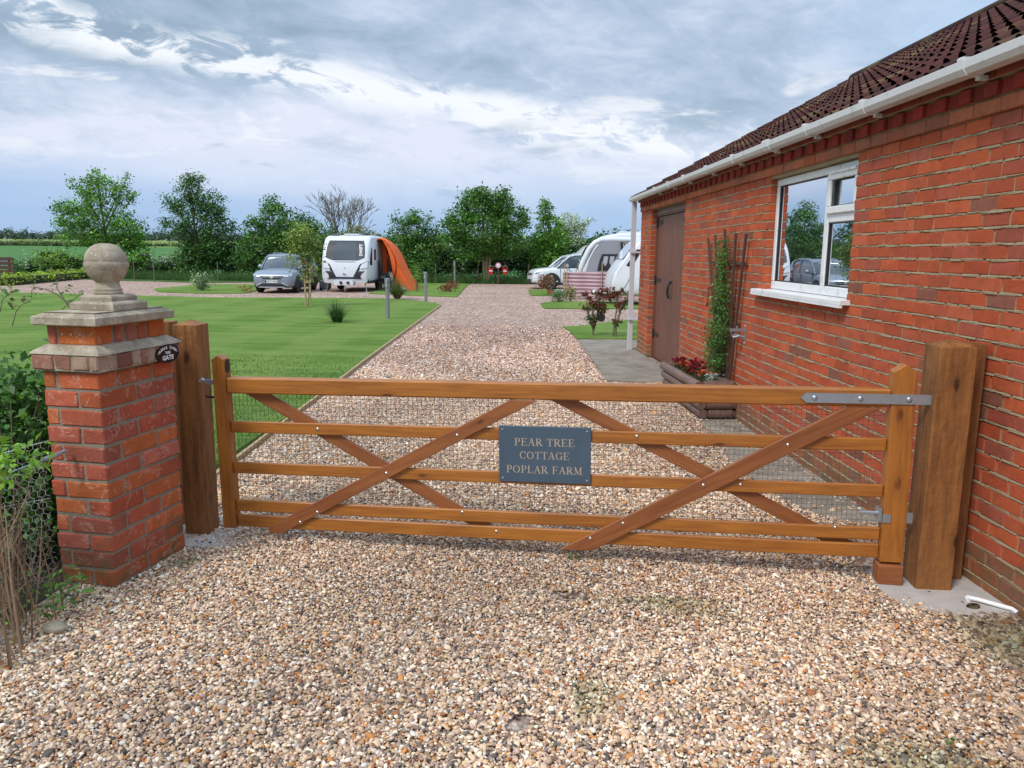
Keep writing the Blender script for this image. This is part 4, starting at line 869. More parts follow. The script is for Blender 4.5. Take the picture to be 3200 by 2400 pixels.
# ------------------------------------------------------------------ wire netting and hedge beside the pillar
nt = empty('wire_netting', (-2.325, 3.725, 0), R(216)); tag(nt, 'galvanised hexagonal wire netting strung from the pillar to the left', 'wire netting')
mb = MB(); cs = .034; wv = .0009
def bulge(x, z): return .05 * math.sin(x * 5) + .03 * math.sin(z * 6 + x * 3)
def hp(x, z): return Vector((x, bulge(x, z), z))
for j in range(int(.74 / (cs * .866))):
    for i in range(int(1.1 / cs)):
        x = i * cs + (cs / 2 if j % 2 else 0); z = .02 + j * cs * .866; r = cs * .577
        P6 = [(x, z + r), (x + r * .866, z + r * .5), (x + r * .866, z - r * .5)]
        P6.append((x, z - r))
        for a, b in zip(P6, P6[1:]): mb.tube([hp(*a), hp(*b)], wv, 3, cap=False)
mb.build('hexagon_mesh', M['hexwire'], nt)
mb = MB(); mb.tube([hp(-.02, .745), hp(.3, .70), hp(1.1, .58)], .0018, 5); mb.tube([hp(.0, .46), hp(1.1, .40)], .0013, 4); mb.build('line_wire', M['hexwire'], nt)
tn = MB(); A, B = at(212, 1408, 3.66), at(95, 1452, 3.5)
tn.tube([A, A.lerp(B, .18)], .004, 6); tn.tube([A.lerp(B, .18), A.lerp(B, .2), A.lerp(B, .66), A.lerp(B, .68)], [.006, .0125, .0125, .006], 8); tn.tube([A.lerp(B, .68), B, B + (B - A) * .5], .003, 5)
for k in range(5): q = A.lerp(B, .06 + k * .03); tn.tube([q + Vector((0, -.008, .008)), q + Vector((-.012, .008, -.008))], .003, 5)
tag(tn.build('wire_strainer', M['galv']), 'silver wire strainer hooked into the brick pillar', 'wire strainer')
hb = tag(empty('garden_hedge', (-2.78, 4.15, 0)), 'tangled leafy green hedge behind the wire netting', 'hedge')
LB = [((.0, -.02, .50), (.42, .32, .60)), ((-.35, -.15, .80), (.40, .25, .40)), ((.22, -.05, .85), (.20, .3, .32)), ((-.6, 0, .8), (.5, .5, .5)), ((.22, -.1, .35), (.28, .4, .40)), ((-.15, -.2, .62), (.22, .2, .38)), ((.12, -.1, .25), (.3, .2, .25))]
foliage('foliage', LB, 620, 20, .046, [(.05, .12, .028), (.04, .095, .022), (.075, .16, .03), (.03, .07, .018)], hb, .06, .3, asp=.62)
mb = MB()
for k in range(60):
    a = Vector((random.uniform(-.8, .3), random.uniform(-.4, .2), 0)); e = a + Vector((random.uniform(-.3, .3), random.uniform(-.2, .2), random.uniform(.6, 1.15))); mb.tube([a, a.lerp(e, .5) + Vector((random.uniform(-.06, .06), 0, 0)), e], [.007, .005, .0025], 5)
mb.build('stem', M['bark'], hb)
fsb = tag(empty('twiggy_shrub', (-2.16, 3.10, 0)), 'bare buff stemmed shrub with bright green tips at the gravel edge', 'shrub')
foliage('foliage', [((-.20, .10, .78), (.26, .25, .16)), ((-.04, .16, .74), (.13, .13, .11)), ((-.45, .05, .7), (.3, .3, .25))], 95, 12, .040, [(.14, .27, .04), (.19, .33, .05), (.09, .19, .03)], fsb, .05, .2, asp=.5)
foliage('foliage', [((.02, .25, .10), (.14, .18, .10)), ((-.25, -.1, .12), (.25, .25, .12)), ((-.05, -.25, .05), (.15, .15, .06))], 55, 10, .035, [(.07, .16, .03), (.10, .21, .04)], fsb, .05, .2, asp=.5)
mb = MB(); rr = random.Random(5)
for k in range(120):
    a = Vector((rr.uniform(-.55, .14), rr.uniform(-.30, .32), -.01)); L = rr.uniform(.35, .85); an = rr.uniform(-.35, .12) - a.x * .25
    e = a + Vector((math.sin(an) * L + rr.uniform(-.08, .08), rr.uniform(-.1, .1), math.cos(an) * L)); md = a.lerp(e, .5) + Vector((rr.uniform(-.03, .03), rr.uniform(-.03, .03), 0)); r = rr.uniform(.0028, .0055)
    c_ = rr.choice([(.95, .9, .85), (.75, .62, .5), (1.15, 1.0, .85), (.5, .4, .35)]); mb.tube([a, md, e], [r, r * .8, r * .35], 5, c_)
    for q in range(3):
        f = rr.uniform(.3, .9); p = a.lerp(e, f); e2 = p + Vector((rr.uniform(-.14, .14), rr.uniform(-.08, .08), rr.uniform(.06, .2))); mb.tube([p, e2], [r * .5, r * .2], 4, c_)
mb.build('stem', M['twig'], fsb)
def spray(name, pts, label, nl, r=.0035, ls=.05, grp=None):
    rt = tag(empty(name, pts[0]), label, 'bramble', grp); b = Vector(pts[0]); P_ = [Vector(p) - b for p in pts]; mb = MB(); mb.tube(P_, [r * (1 - .6 * i / (len(P_) - 1)) for i in range(len(P_))], 5); L = []
    for k in range(nl):
        i = min(int((.35 + .65 * k / nl) * (len(P_) - 1)), len(P_) - 2); p = P_[i].lerp(P_[i + 1], random.random()); e = p + Vector((random.uniform(-.05, .05), random.uniform(-.04, .04), random.uniform(-.01, .05))); mb.tube([p, e], r * .3, 4)
        for q in range(3): L.append(e + Vector((random.uniform(-.025, .025), random.uniform(-.02, .02), random.uniform(-.01, .02))))
    mb.build('stem', M['bark'], rt); V, F = leaf_quads(np.array([tuple(p) for p in L]), ls, .5, .6); np_mesh('foliage', V, F, leaf_cols(len(L), [(.10, .20, .04), (.16, .27, .07), (.14, .12, .04)]), M['leaf'], rt); return rt
Y4 = 4.35
spray('bramble_shoot', [tuple(at(u, v, Y4)) for u, v in ((250, 990), (215, 950), (178, 920), (140, 903), (108, 898), (100, 905), (98, 930))], 'long arching bare bramble shoot left of the stone ball finial', 3, .0045, .022)
spray('bramble_shoot', [tuple(at(u, v, Y4 + .1)) for u, v in ((232, 985), (200, 935), (178, 900), (178, 880), (200, 862), (206, 850))], 'upright bramble shoot with leafy tip crossing the arching one', 5, .0035, .028)
spray('bramble_shoot', [tuple(at(u, v, Y4 + .2)) for u, v in ((150, 1010), (190, 970), (225, 940), (245, 925), (262, 912))], 'short bramble shoot with yellow green leaves beside the stone cap', 6, .003, .028)
spray('bramble_shoot', [tuple(at(u, v, Y4 + .2)) for u, v in ((38, 1020), (50, 975), (68, 952), (98, 938))], 'thin leafy bramble shoot rising at the left edge of the hedge', 6, .003, .035)
spray('bramble_shoot', [tuple(at(u, v, Y4)) for u, v in ((0, 975), (8, 935), (22, 925), (32, 918))], 'leafy bramble tip at the far left border of the hedge', 6, .003, .032)

# ------------------------------------------------------------------ against the wall: trellis, climber, planter, catch
def onwall(x_off, y, z): return Vector((2.22 + .0216 * (13.63 - y) - x_off, y, z))
tr_ = tag(empty('fan_trellis', onwall(.05, 8.2, .3)), 'dark brown wooden fan trellis leaning on the brick wall', 'trellis'); b0 = Vector(tr_.location)
for yb, yt, zt_ in ((8.36, 9.10, 1.895), (8.28, 8.81, 1.925), (8.18, 8.455, 1.978), (8.08, 8.06, 1.927), (7.99, 7.73, 1.91)):
    a, e = onwall(.055, yb, .35) - b0, onwall(.055, yt, zt_) - b0; m3 = MB(); d = (e - a).normalized(); side = Vector((0, 1, 0)) * .016; th = Vector((.012, 0, 0))
    m3.loft([[p - side - th, p + side - th, p + side + th, p - side + th] for p in (a, e)]); m3.build('slat', M['dark_wood'], tr_)
for z, ya, yb in ((1.62, 7.74, 9.0), (1.0, 7.86, 8.72)):
    a, e = onwall(.030, ya, z) - b0, onwall(.030, yb, z) - b0; m3 = MB(); s_ = Vector((0, 0, .014)); th = Vector((.010, 0, 0)); m3.loft([[p - s_ - th, p + s_ - th, p + s_ + th, p - s_ + th] for p in (a, e)]); m3.build('cross_slat', M['dark_wood'], tr_)
cl_ = tag(empty('climbing_conifer', (2.20, 8.3, .40)), 'narrow feathery green conifer growing up the trellis', 'conifer')
L = [((0, -.02, .25), (.10, .27, .20)), ((.0, -.10, .55), (.10, .20, .25)), ((.01, -.10, .82), (.08, .13, .2)), ((.02, -.06, 1.05), (.05, .08, .16)), ((.03, -.02, 1.26), (.05, .08, .12)), ((.04, .05, 1.42), (.03, .04, .08))]
foliage('foliage', L, 330, 18, .030, [(.045, .11, .03), (.06, .14, .03), (.03, .07, .02), (.10, .19, .05)], cl_, .035, .3, up=.1, asp=.3)
MB().tube([(0, 0, -.1), (0, .03, .3), (.03, 0, .8), (.04, 0, 1.3)], [.018, .014, .01, .004], 6).build('stem', M['bark'], cl_)
pl = tag(empty('log_planter', (1.99, 7.83, 0), R(3)), 'half log wooden planter box full of flowers against the brick wall', 'planter')
LG = 1.50
def log_(x0, y0, x1, y1, z, r, nm='log'):
    m3 = MB(); n = 10; A = Vector((x0, y0, z)); B = Vector((x1, y1, z)); m3.tube([A, A.lerp(B, .01), A.lerp(B, .5) + Vector((0, 0, random.uniform(-.003, .003))), A.lerp(B, .99), B], [r * .9, r, r * random.uniform(.96, 1.04), r, r * .9], 12)
    return m3.build(nm, M['log_wood'], pl, True)
for k, z in enumerate((.050, .145, .245, .345)):
    fl = -.00 - .020 * k; log_(fl, -.0, fl, LG, z + .02, .052)
    log_(fl + .055, .03, .30, .03, z + .02, .050); log_(fl + .055, LG - .03, .30, LG - .03, z + .02, .050); log_(.30, .0, .30, LG, z + .02, .045)
MB().box(.03, .28, .06, LG - .06, .02, .345).build('planter_soil', M['soil'], pl)
pm = Matrix.Translation(Vector((1.99, 7.83, 0))) @ Matrix.Rotation(R(3), 4, 'Z')
def flower(x, y, cols, lab, grp, name='flower_plant', nf=9, spread=.085, fcol=None):
    p = pm @ Vector((x, y, .345)); rt = tag(empty(name, p), lab, 'flowers', grp)
    Pn = ell((0, 0, .05), (.09, .09, .06), 90, .3); V, F = leaf_quads(Pn, .028, .3, .5); np_mesh('foliage', V, F, leaf_cols(len(Pn), cols), M['leaf'], rt)
    if fcol:
        Q = []; 
        for k in range(nf):
            c = Vector((random.uniform(-1, 1) * spread, random.uniform(-1, 1) * spread, random.uniform(.085, .14)))
            for i in range(16): Q.append(tuple(c + Vector((random.gauss(0, .012), random.gauss(0, .012), random.gauss(0, .008)))))
        V, F = leaf_quads(np.array(Q), .021, .2, .9); np_mesh('blossom', V, F, leaf_cols(len(Q), fcol, v=.3), M['petal'], rt)
DR = [(.22, .006, .012), (.30, .012, .012), (.13, .004, .01)]; OR = [(.55, .09, .03), (.62, .16, .06), (.45, .05, .02)]
for k, (x, y) in enumerate(((.08, 1.38), (.20, 1.30), (.10, 1.20), (.20, 1.06), (.08, .90), (.19, .74), (.08, .58), (.20, .44))):
    flower(x, y, [(.04, .09, .02), (.06, .13, .03)], 'dark red flowering bedding plant in the log planter', 'dark red flowers in the log planter', fcol=DR)
flower(.09, 1.05, [(.04, .09, .02)], 'orange flowered bedding plant in the middle of the log planter', None, fcol=OR, nf=7)
flower(.10, .30, [(.04, .09, .02)], 'orange red bedding plant near the close end of the log planter', None, fcol=OR, nf=7)
p = pm @ Vector((.14, .12, .345)); rt = tag(empty('silver_ragwort', p), 'silver grey lobed leaf plant at the near corner of the log planter', 'plant')
Q = [(math.cos(a) * r, math.sin(a) * r, .03 + h) for a, r, h in [(random.uniform(0, 6.3), random.uniform(.01, .10), random.uniform(0, .10)) for _ in range(90)]]
V, F = leaf_quads(np.array(Q), .045, .1, .32); np_mesh('foliage', V, F, leaf_cols(len(Q), [(.33, .40, .38), (.42, .48, .46), (.22, .30, .26)]), M['leaf'], rt)
ct = tag(empty('gate_catch', onwall(0, 7.72, .915)), 'galvanised gate catch bolted to the brick wall beside the trellis', 'gate catch')
mb = MB(); mb.box(-.012, -.004, -.020, .020, -.10, .10); mb.box(-.16, -.012, .0, .012, .03, .062); mb.tube([(-.13, .0, -.03), (-.07, -.01, -.015), (-.012, 0, -.03)], .012, 6); mb.prism([(-.15, -.005), (-.10, .018), (-.05, -.005), (-.012, .0), (-.012, -.045), (-.13, -.035)], -.006, .002, lambda a, b, h: (a, h, b)); mb.tube([(-.09, .006, .062), (-.09, .006, .085)], [.008, .012], 8); mb.build('catch_plate', M['galv'], ct)
for z in (-.085, .085): MB().lathe([(.010, 0), (.008, .006), (.002, .008)], 8, (0, 0, 0), None, Matrix.Translation((-.012, 0, z)) @ Matrix.Rotation(R(-90), 4, 'Y')).build('bolt', M['galv'], ct)
# weeds in the gravel
wk = 0
for x, y, n, s_, lab in ((-1.78, 3.95, 26, .035, 'small green weed growing at the foot of the brick pillar'), (.37, 4.06, 20, .03, 'little green weed under the middle of the gate'), (.62, 2.62, 16, .02, 'faint green moss tuft in the gravel foreground'), (.60, 2.86, 12, .018, 'tiny grass tuft in the middle of the foreground gravel'), (1.55, 2.45, 22, .022, 'green weed near the bottom right of the gravel'), (1.35, 3.1, 10, .016, 'tiny weed in the gravel in front of the hinge end')):
    rt = tag(empty('gravel_weed', (x, y, .012)), lab, 'weed'); Q = np.stack([RNG.normal(size=n) * s_, RNG.normal(size=n) * s_, np.abs(RNG.normal(size=n)) * s_ * .5 + .008], 1)
    V, F = leaf_quads(Q, s_ * .7, .4, .4); np_mesh('foliage', V, F, leaf_cols(n, [(.09, .2, .03), (.13, .25, .05), (.08, .12, .03)]), M['leaf'], rt)
# ------------------------------------------------------------------ lawn furniture and planting
def bollard():
    rt = empty('bollard_light'); MB().lathe([(.055, -.05), (.055, .01), (.050, .012), (.050, .78)], 20).build('column', M['light_metal'], rt, True)
    mb = MB(); mb.lathe([(.036, .781), (.036, .975)], 16); mb.build('lamp', M['black_plastic'], rt, True)
    mb = MB()
    for k in range(6): z = .790 + k * .031; mb.lathe([(.072, z), (.074, z + .004), (.068, z + .014), (.040, z + .019)], 20)
    mb.build('louvre', M['light_metal'], rt, True); MB().lathe([(.070, .976), (.071, .990), (.055, 1.005), (.03, 1.012), (.002, 1.014)], 20).build('cap', M['light_metal'], rt, True); return rt
def copy_tree(o, parent=None):
    c = o.copy(); SC.collection.objects.link(c); c.parent = parent
    for ch in list(o.children): copy_tree(ch, c)
    return c
b1 = bollard(); b1.location = (-3.146, 19.43, .035); b1.rotation_euler = (R(.0), R(-.6), 0)
bg_ = 'bollard lights along the drive'
tag(b1, 'nearest grey louvred bollard light standing alone on the lawn', 'bollard light', bg_)
b2 = copy_tree(b1); b2.location = (-2.96, 26.3, .03); tag(b2, 'second grey bollard light at the lawn corner by the side track', 'bollard light', bg_)
b3 = copy_tree(b1); b3.location = (-3.17, 42.2, .03); b3.scale = (1, 1, 1.2); tag(b3, 'farthest bollard light beside the back wire fence', 'bollard light', bg_)
def grass_clump(name, loc, h, w, n, cols, label, plumes=0, bl=.012):
    rt = tag(empty(name, loc), label, 'ornamental grass'); V = []; F = []; 
    for k in range(n):
        a = random.uniform(0, 6.283); r = random.random() ** .6; L = h * random.uniform(.5, 1.05); lean = r * w * random.uniform(.6, 1.1); dx, dy = math.cos(a), math.sin(a); px, py = -dy * bl / 2, dx * bl / 2; b0 = (dx * .10 * r, dy * .10 * r); dr = random.random() < .4
        for i in range(5):
            f = i / 4; q = lean * f ** 1.7; z = L * (f - (.30 * f * f * r if not dr else .65 * f ** 3 * r)); wd = (1 - f * .92); V += [(b0[0] + dx * q + px * wd, b0[1] + dy * q + py * wd, z), (b0[0] + dx * q - px * wd, b0[1] + dy * q - py * wd, z)]
        o = len(V) - 10; F += [(o + 2 * i, o + 2 * i + 1, o + 2 * i + 3, o + 2 * i + 2) for i in range(4)]
    cl = np.repeat(leaf_cols(n, cols), 4, 0); np_mesh('blades', np.array(V), np.array(F), cl, M['leaf'], rt)
    for k in range(plumes):
        a = random.uniform(0, 6.28); x, y = .2 * math.cos(a), .2 * math.sin(a); m2 = MB(); m2.tube([(x * .3, y * .3, 0), (x, y, h * .8), (x * 1.3, y * 1.3, h * 1.02)], [.004, .004, .003], 4); m2.tube([(x, y, h * .78), (x * 1.15, y * 1.15, h * .95), (x * 1.4, y * 1.4, h * 1.12)], [.012, .022, .004], 6); m2.build('plume', M['pale_wood'], rt)
    return rt
grass_clump('grass_clump', (-4.18, 18.3, .03), .66, .62, 420, [(.05, .11, .035), (.07, .15, .05), (.035, .08, .025)], 'small spiky dark green grass clump on the near lawn')
grass_clump('grass_clump', (-4.17, 27.9, .03), .85, 1.0, 620, [(.12, .16, .045), (.20, .20, .09), (.07, .11, .03)], 'large tussock grass with pale plumes behind the nearest bollard', 4, .018)
# staked sapling
st = tag(empty('tree_stake', (-6.20, 23.35, .03)), 'pair of pale timber stakes with a crossbar supporting the young tree', 'tree stake')
for x, h in ((-.075, 1.07), (.085, 1.08)): MB().tube([(x + .012 * (1 if x < 0 else -1), 0, -.05), (x, 0, h), (x, 0, h + .012)], [.028, .028, .018], 8).build('stake', M['pale_wood'], st)
MB().cbox(-.085, .125, -.055, -.030, .72, .80, .004).build('crossbar', M['pale_wood'], st)
tree('young_tree', 'young olive green staked tree in front of the silver car', (-6.18, 23.45, .0), lobes_px(23.4, [(935, 800, 44, 42), (965, 770, 36, 50), (945, 730, 40, 34), (985, 820, 18, 30), (915, 760, 30, 30), (955, 855, 20, 24)]), 175, 15, .075, OLIVE, 1, .022, cat='tree', sig=.10, shell=.2, fork=.5, kindv=.35)
rt = tag(empty('russet_twigs', at(948, 828, 23.3)), 'russet dead leaf cluster hanging in front of the silver car', 'dead leaves'); 
foliage('foliage', [((0, 0, 0), (.12, .10, .10))], 22, 9, .035, RUST, rt, .03, .1); MB().tube([(0.02, 0.1, -.3), (.0, 0, -.05), (-.05, 0, .08)], [.006, .004, .002], 4).build('twig', M['bark'], rt)
def bush(name, base, lobes, label, cols, nc, per, size, cat='shrub', white=0, group=None, stem=True, **k):
    rt = tag(empty(name, base), label, cat, group); b = Vector(base); L = [((Vector(l[0]) - b)[:], l[1]) for l in lobes]
    foliage('foliage', L, nc, per, size, cols, rt, white=white, **k)
    if stem:
        mb = MB()
        for q in range(4): l = L[q % len(L)]; mb.tube([(random.uniform(-.04, .04), random.uniform(-.04, .04), -.03), (l[0][0] * .5, l[0][1] * .5, l[0][2] * .5), l[0]], [.02, .014, .006], 5)
        mb.build('stem', M['bark'], rt)
    return rt
def gpt(u, v):
    q = at(u, v, 1.0); k = CAM_H / (CAM_H - q.z); return Vector((q.x * k, k, 0))
b = gpt(629, 910); bush('variegated_shrub', b, lobes_px(b.y, [(628, 885, 28, 22), (618, 868, 18, 16), (640, 875, 20, 20)]), 'rounded grey green variegated shrub on the island lawn', GREY + [(.30, .34, .22)], 95, 14, .07)
b = gpt(770, 912); bush('scrubby_plant', b, lobes_px(b.y, [(765, 902, 26, 8)]), 'low scruffy brown plant left of the silver car', OLIVE + RUST, 22, 10, .06, 'plant')
b = gpt(1304, 914); bush('sapling', b, lobes_px(b.y, [(1302, 850, 13, 22), (1306, 885, 12, 18), (1298, 868, 15, 12)]), 'slim pale green sapling on the pitch lawn near the second bollard', LIME + OLIVE, 42, 10, .06, 'sapling', shell=.1)
b = gpt(1405, 913); bush('red_shrub', b, lobes_px(b.y, [(1397, 902, 17, 11), (1416, 893, 16, 11)]), 'low red leaved shrub on the lawn corner by the drive', [(.20, .03, .035), (.13, .035, .03), (.09, .06, .03)], 55, 12, .07)
b = gpt(1707, 915); b = Vector((b.x, 31.8, 0)); bush('bronze_shrub', b, lobes_px(31.8, [(1707, 880, 23, 24)]), 'round bronze leaved shrub in front of the white car wheel', [(.16, .06, .04), (.11, .07, .04), (.20, .10, .07)], 85, 12, .065, white=.05)
b = gpt(1748, 946); bush('grey_shrub', b, lobes_px(b.y, [(1748, 925, 22, 20), (1738, 915, 14, 12)]), 'bushy grey green shrub by the striped windbreak', GREY, 80, 14, .05)
b = gpt(1782, 944); bush('tawny_shrub', b, lobes_px(b.y, [(1782, 918, 18, 20), (1790, 906, 12, 10)]), 'tawny tipped shrub between the grey shrub and the windbreak', OLIVE + [(.22, .10, .06)], 60, 13, .05)
def photinia(base, lobes, stems, label, nc):
    rt = tag(empty('red_leaved_bush', base), label, 'bush'); b = Vector(base); L = [((Vector(l[0]) - b)[:], l[1]) for l in lobes]; Vs, Cs_ = [], []
    mb = MB(); tips = []
    for l in L: tips += [tuple(p) for p in ell(l[0], l[1], max(2, int(nc / len(L))), .2)]
    for p in stems: mb.tube([Vector(q) for q in p], [.020, .015, .010][:len(p)], 6)
    Q = []
    for tp_ in tips:
        tp_ = Vector(tp_); s0 = Vector(min(stems, key=lambda s_: (Vector(s_[-1]) - tp_).length)[-1]); s0 = s0 * (.55 + .45 * random.random()); mb.tube([s0, s0.lerp(tp_, .5) + Vector((0, 0, .03)), tp_], [.006, .004, .002], 4)
        for i in range(8): a = random.uniform(0, 6.28); Q.append((tp_ + Vector((math.cos(a) * .045, math.sin(a) * .045, random.uniform(-.02, .04))))[:])
    Q = np.array(Q); V, F = leaf_quads(Q, .085, .1, .38); zr = (Q[:, 2] - Q[:, 2].min()) / np.ptp(Q[:, 2]); c1 = leaf_cols(len(Q), [(.16, .045, .025), (.22, .07, .04), (.13, .06, .03), (.28, .03, .04)]); c2 = leaf_cols(len(Q), [(.05, .09, .03), (.07, .12, .05), (.09, .10, .03)])
    sel = RNG.random(len(Q)) < (.22 + .75 * zr); np_mesh('foliage', V, F, np.where(sel[:, None], c1, c2), M['leaf'], rt); mb.build('stem', M['bark'], rt, True)
Yp = 15.9
photinia((1.67, Yp, 0), lobes_px(Yp, [(1850, 925, 34, 18), (1890, 925, 22, 22), (1845, 960, 34, 22), (1880, 965, 24, 20), (1850, 1000, 26, 16)]), [[(0, 0, -.02), (.0, 0, .25), (-.02, .0, .55)], [(0, 0, .1), (.06, .02, .35), (.12, .0, .65)], [(0, 0, .15), (-.08, .02, .4), (-.15, .0, .6)]], 'bushy red tipped shrub standing on the corner lawn', 84)
Yp = 15.75
photinia((2.09, Yp, 0), lobes_px(Yp, [(1935, 915, 28, 18), (1962, 930, 18, 22), (1945, 955, 22, 16), (1915, 925, 12, 10), (1930, 1012, 22, 8)]), [[(-.03, 0, -.02), (.0, 0, .30), (.05, .0, .85)], [(.03, 0, -.02), (.03, 0, .25), (.12, .0, .60)]], 'sparse red leaved shrub with crossed stems beside the downpipe', 44)

# ------------------------------------------------------------------ vehicles
def wheel(parent, x, y, r, side, name='wheel'):
    w = empty(name, (x, y, r), 0, parent); Mx = Matrix.Rotation(R(90), 4, 'X'); h = .11
    MB().lathe([(r * .64, -h * .95), (r * .93, -h), (r, -h * .7), (r, h * .7), (r * .93, h), (r * .64, h * .95)], 28, M=Mx).build('tyre', M['tyre'], w, True)
    mb = MB(); s = -side   # after rotating about X, +z goes to -y
    mb.lathe([(r * .66, s * h * .35), (r * .66, s * h * .93), (r * .61, s * h * .97), (r * .58, s * h * .5)] if s > 0 else [(r * .58, s * h * .5), (r * .61, s * h * .97), (r * .66, s * h * .93), (r * .66, s * h * .35)], 28, M=Mx)
    for k in range(5):
        a = 2 * math.pi * k / 5 + .3
        for d in (-.13, .13):
            c, n = math.cos(a + d), math.sin(a + d); c2, n2 = math.cos(a), math.sin(a); y0 = side * h * .88; tw = r * .045
            mb.prism([(r * .12 * c2 - tw * n2, r * .12 * n2 + tw * c2), (r * .12 * c2 + tw * n2, r * .12 * n2 - tw * c2), (r * .62 * c + tw * n, r * .62 * n - tw * c), (r * .62 * c - tw * n, r * .62 * n + tw * c)], y0 - .02, y0, lambda p, q, hh: (p, hh, q))
    mb.lathe([(r * .16, -s * h * 0), (r * .16, s * h * .9), (r * .05, s * h * .94)], 12, M=Mx); mb.build('rim', M['rim'], w)
    return w
def car(name, label, loc, rz, paint, kind, plate=None, scale=1.0):
    rt = tag(empty(name, loc, rz), label, 'car'); rt.scale = (scale,) * 3; Lh = 2.26; W = .91
    # stations: x, half width at belt, sill z, belt z, centre top z
    S = [(2.26, .62, .34, .62, .66), (2.21, .76, .28, .74, .78), (2.10, .85, .24, .86, .90), (1.90, .89, .22, .93, .98), (1.50, .91, .21, .97, 1.03), (1.05, .91, .21, 1.00, 1.07), (.85, .91, .21, 1.02, 1.09), (.2, .91, .21, 1.04, 1.06), (-.7, .91, .21, 1.07, 1.09), (-1.5, .90, .22, 1.10, 1.12), (-2.0, .87, .28, 1.08, 1.10), (-2.20, .80, .36, .98, 1.0), (-2.26, .72, .42, .85, .86)]
    rings = []
    for x, w, zs, zb, zt in S:
        half = [(0.0, zs), (w * .80, zs), (w * .96, zs + .08), (w * 1.0, zs + .25 * (zb - zs) + .03), (w * 1.0, zs + .62 * (zb - zs)), (w * .97, zb - .04), (w * .90, zb + .01), (w * .6, zb + (zt - zb) * .75), (0, zt)]
        rings.append([Vector((x, -y, z)) for y, z in half] + [Vector((x, y, z)) for y, z in half[::-1][1:-1]])
    bd = MB().loft(rings).build('body', M[paint], rt, True)
    sub = bd.modifiers.new('sub', 'SUBSURF'); sub.levels = 1; sub.render_levels = 2
    # greenhouse
    G = [(1.08, .76, 1.02, 1.04), (.84, .76, 1.01, 1.28), (.50, .74, 1.02, 1.55), (.22, .73, 1.03, 1.64), (-.6, .72, 1.05, 1.68), (-1.2, .70, 1.07, 1.66), (-1.72, .66, 1.08, 1.56), (-2.02, .62, 1.08, 1.24), (-2.10, .58, 1.08, 1.1)]
    rings = []
    for x, w, zb, zt in G:
        wb = .86; h = zt - zb; half = [(0, zb - .03), (wb, zb - .03), (wb - (wb - w) * .55, zb + h * .5), (w, zb + h * .90), (w * .92, zt - h * .02), (w * .5, zt + .012), (0, zt + .02)]
        rings.append([Vector((x, -y, z)) for y, z in half] + [Vector((x, y, z)) for y, z in half[::-1][1:-1]])
    MB().loft(rings).build('glasshouse', M['car_glass'], rt, True)
    # roof skin and pillars
    rings = []
    for x, w, zb, zt in G[2:7]:
        w2 = w + .012; rings.append([Vector((x + (.04 if x > .3 else 0), y, z + .014)) for y, z in ((-w2, zt - (zt - zb) * .12), (-w2 * .94, zt), (-w2 * .5, zt + .014), (0, zt + .022), (w2 * .5, zt + .014), (w2 * .94, zt), (w2, zt - (zt - zb) * .12), (w2 * .9, zt - .06), (-w2 * .9, zt - .06))])
    MB().loft(rings).build('roof', M[paint], rt, True)
    for s in (-1, 1):
        m2 = MB(); m2.tube([(1.10, s * .845, 1.035), (.80, s * .80, 1.30), (.46, s * .755, 1.565), (.15, s * .745, 1.635)], [.035, .032, .030, .026], 6); m2.tube([(-.62, s * .868, 1.06), (-.70, s * .735, 1.65)], .034, 6); m2.tube([(-1.45, s * .86, 1.09), (-1.62, s * .80, 1.35), (-1.70, s * .68, 1.56)], [.08, .07, .05], 6); m2.tube([(.15, s * .745, 1.63), (-.6, s * .735, 1.66), (-1.2, s * .71, 1.64), (-1.72, s * .67, 1.56)], .024, 6); m2.build('pillar', M[paint], rt, True)
        m2 = MB(); m2.tube([(.0, s * .62, 1.68), (-.1, s * .62, 1.725), (-1.3, s * .60, 1.71), (-1.42, s * .60, 1.66)], .016, 6); m2.build('roof_rail', M['chrome'], rt, True)
        # mirror
        m2 = MB(); m2.lathe([(.005, -.10), (.062, -.085), (.085, -.01), (.078, .06), (.04, .095), (.005, .10)], 12, M=Matrix.Translation((.62, s * 1.02, 1.13)) @ Matrix.Rotation(R(90), 4, 'X') @ Matrix.Scale(.65, 4, (1, 0, 0))); mr = m2.build('mirror', M[paint], rt, True); MB().tube([(.64, s * .86, 1.06), (.63, s * .96, 1.09)], .025, 6).build('mirror_arm', M['black_plastic'], mr)
        for x in (1.36, -1.30):
            m2 = MB(); m2.prism([(x + .44 * math.cos(a), .36 + .43 * math.sin(a)) for a in [math.pi * 2 * k / 24 for k in range(24)] if .36 + .43 * math.sin(a) > .18], .77 * s, (.925) * s, lambda p, q, h: (p, h, q)); m2.build('wheel_arch', M['black_plastic'], rt, False)
            wheel(rt, x, s * .80, .355, s)
        m2 = MB(); m2.box(-.95, 1.0, s * .80 if s < 0 else .78, s * .78 if s < 0 else .80, .20, .30)
        m2.v = [(x, s * (.895 if abs(y) > .79 else .70), z) for x, y, z in m2.v]; m2.build('sill', M['black_plastic'], rt)
        m2 = MB()
        for x in (.12, ): m2.box(x - .09, x + .09, s * .925, s * .905, .93, .955)
        m2.box(-.95, -.77, s * .925, s * .905, .95, .975); m2.build('door_handle', M['chrome'], rt)
        m2 = MB(); 
        for x in (.92, -.28, -1.18): m2.box(x - .006, x + .006, s * .914, s * .88, .34, 1.0)
        m2.build('door_gap', M['black_plastic'], rt)
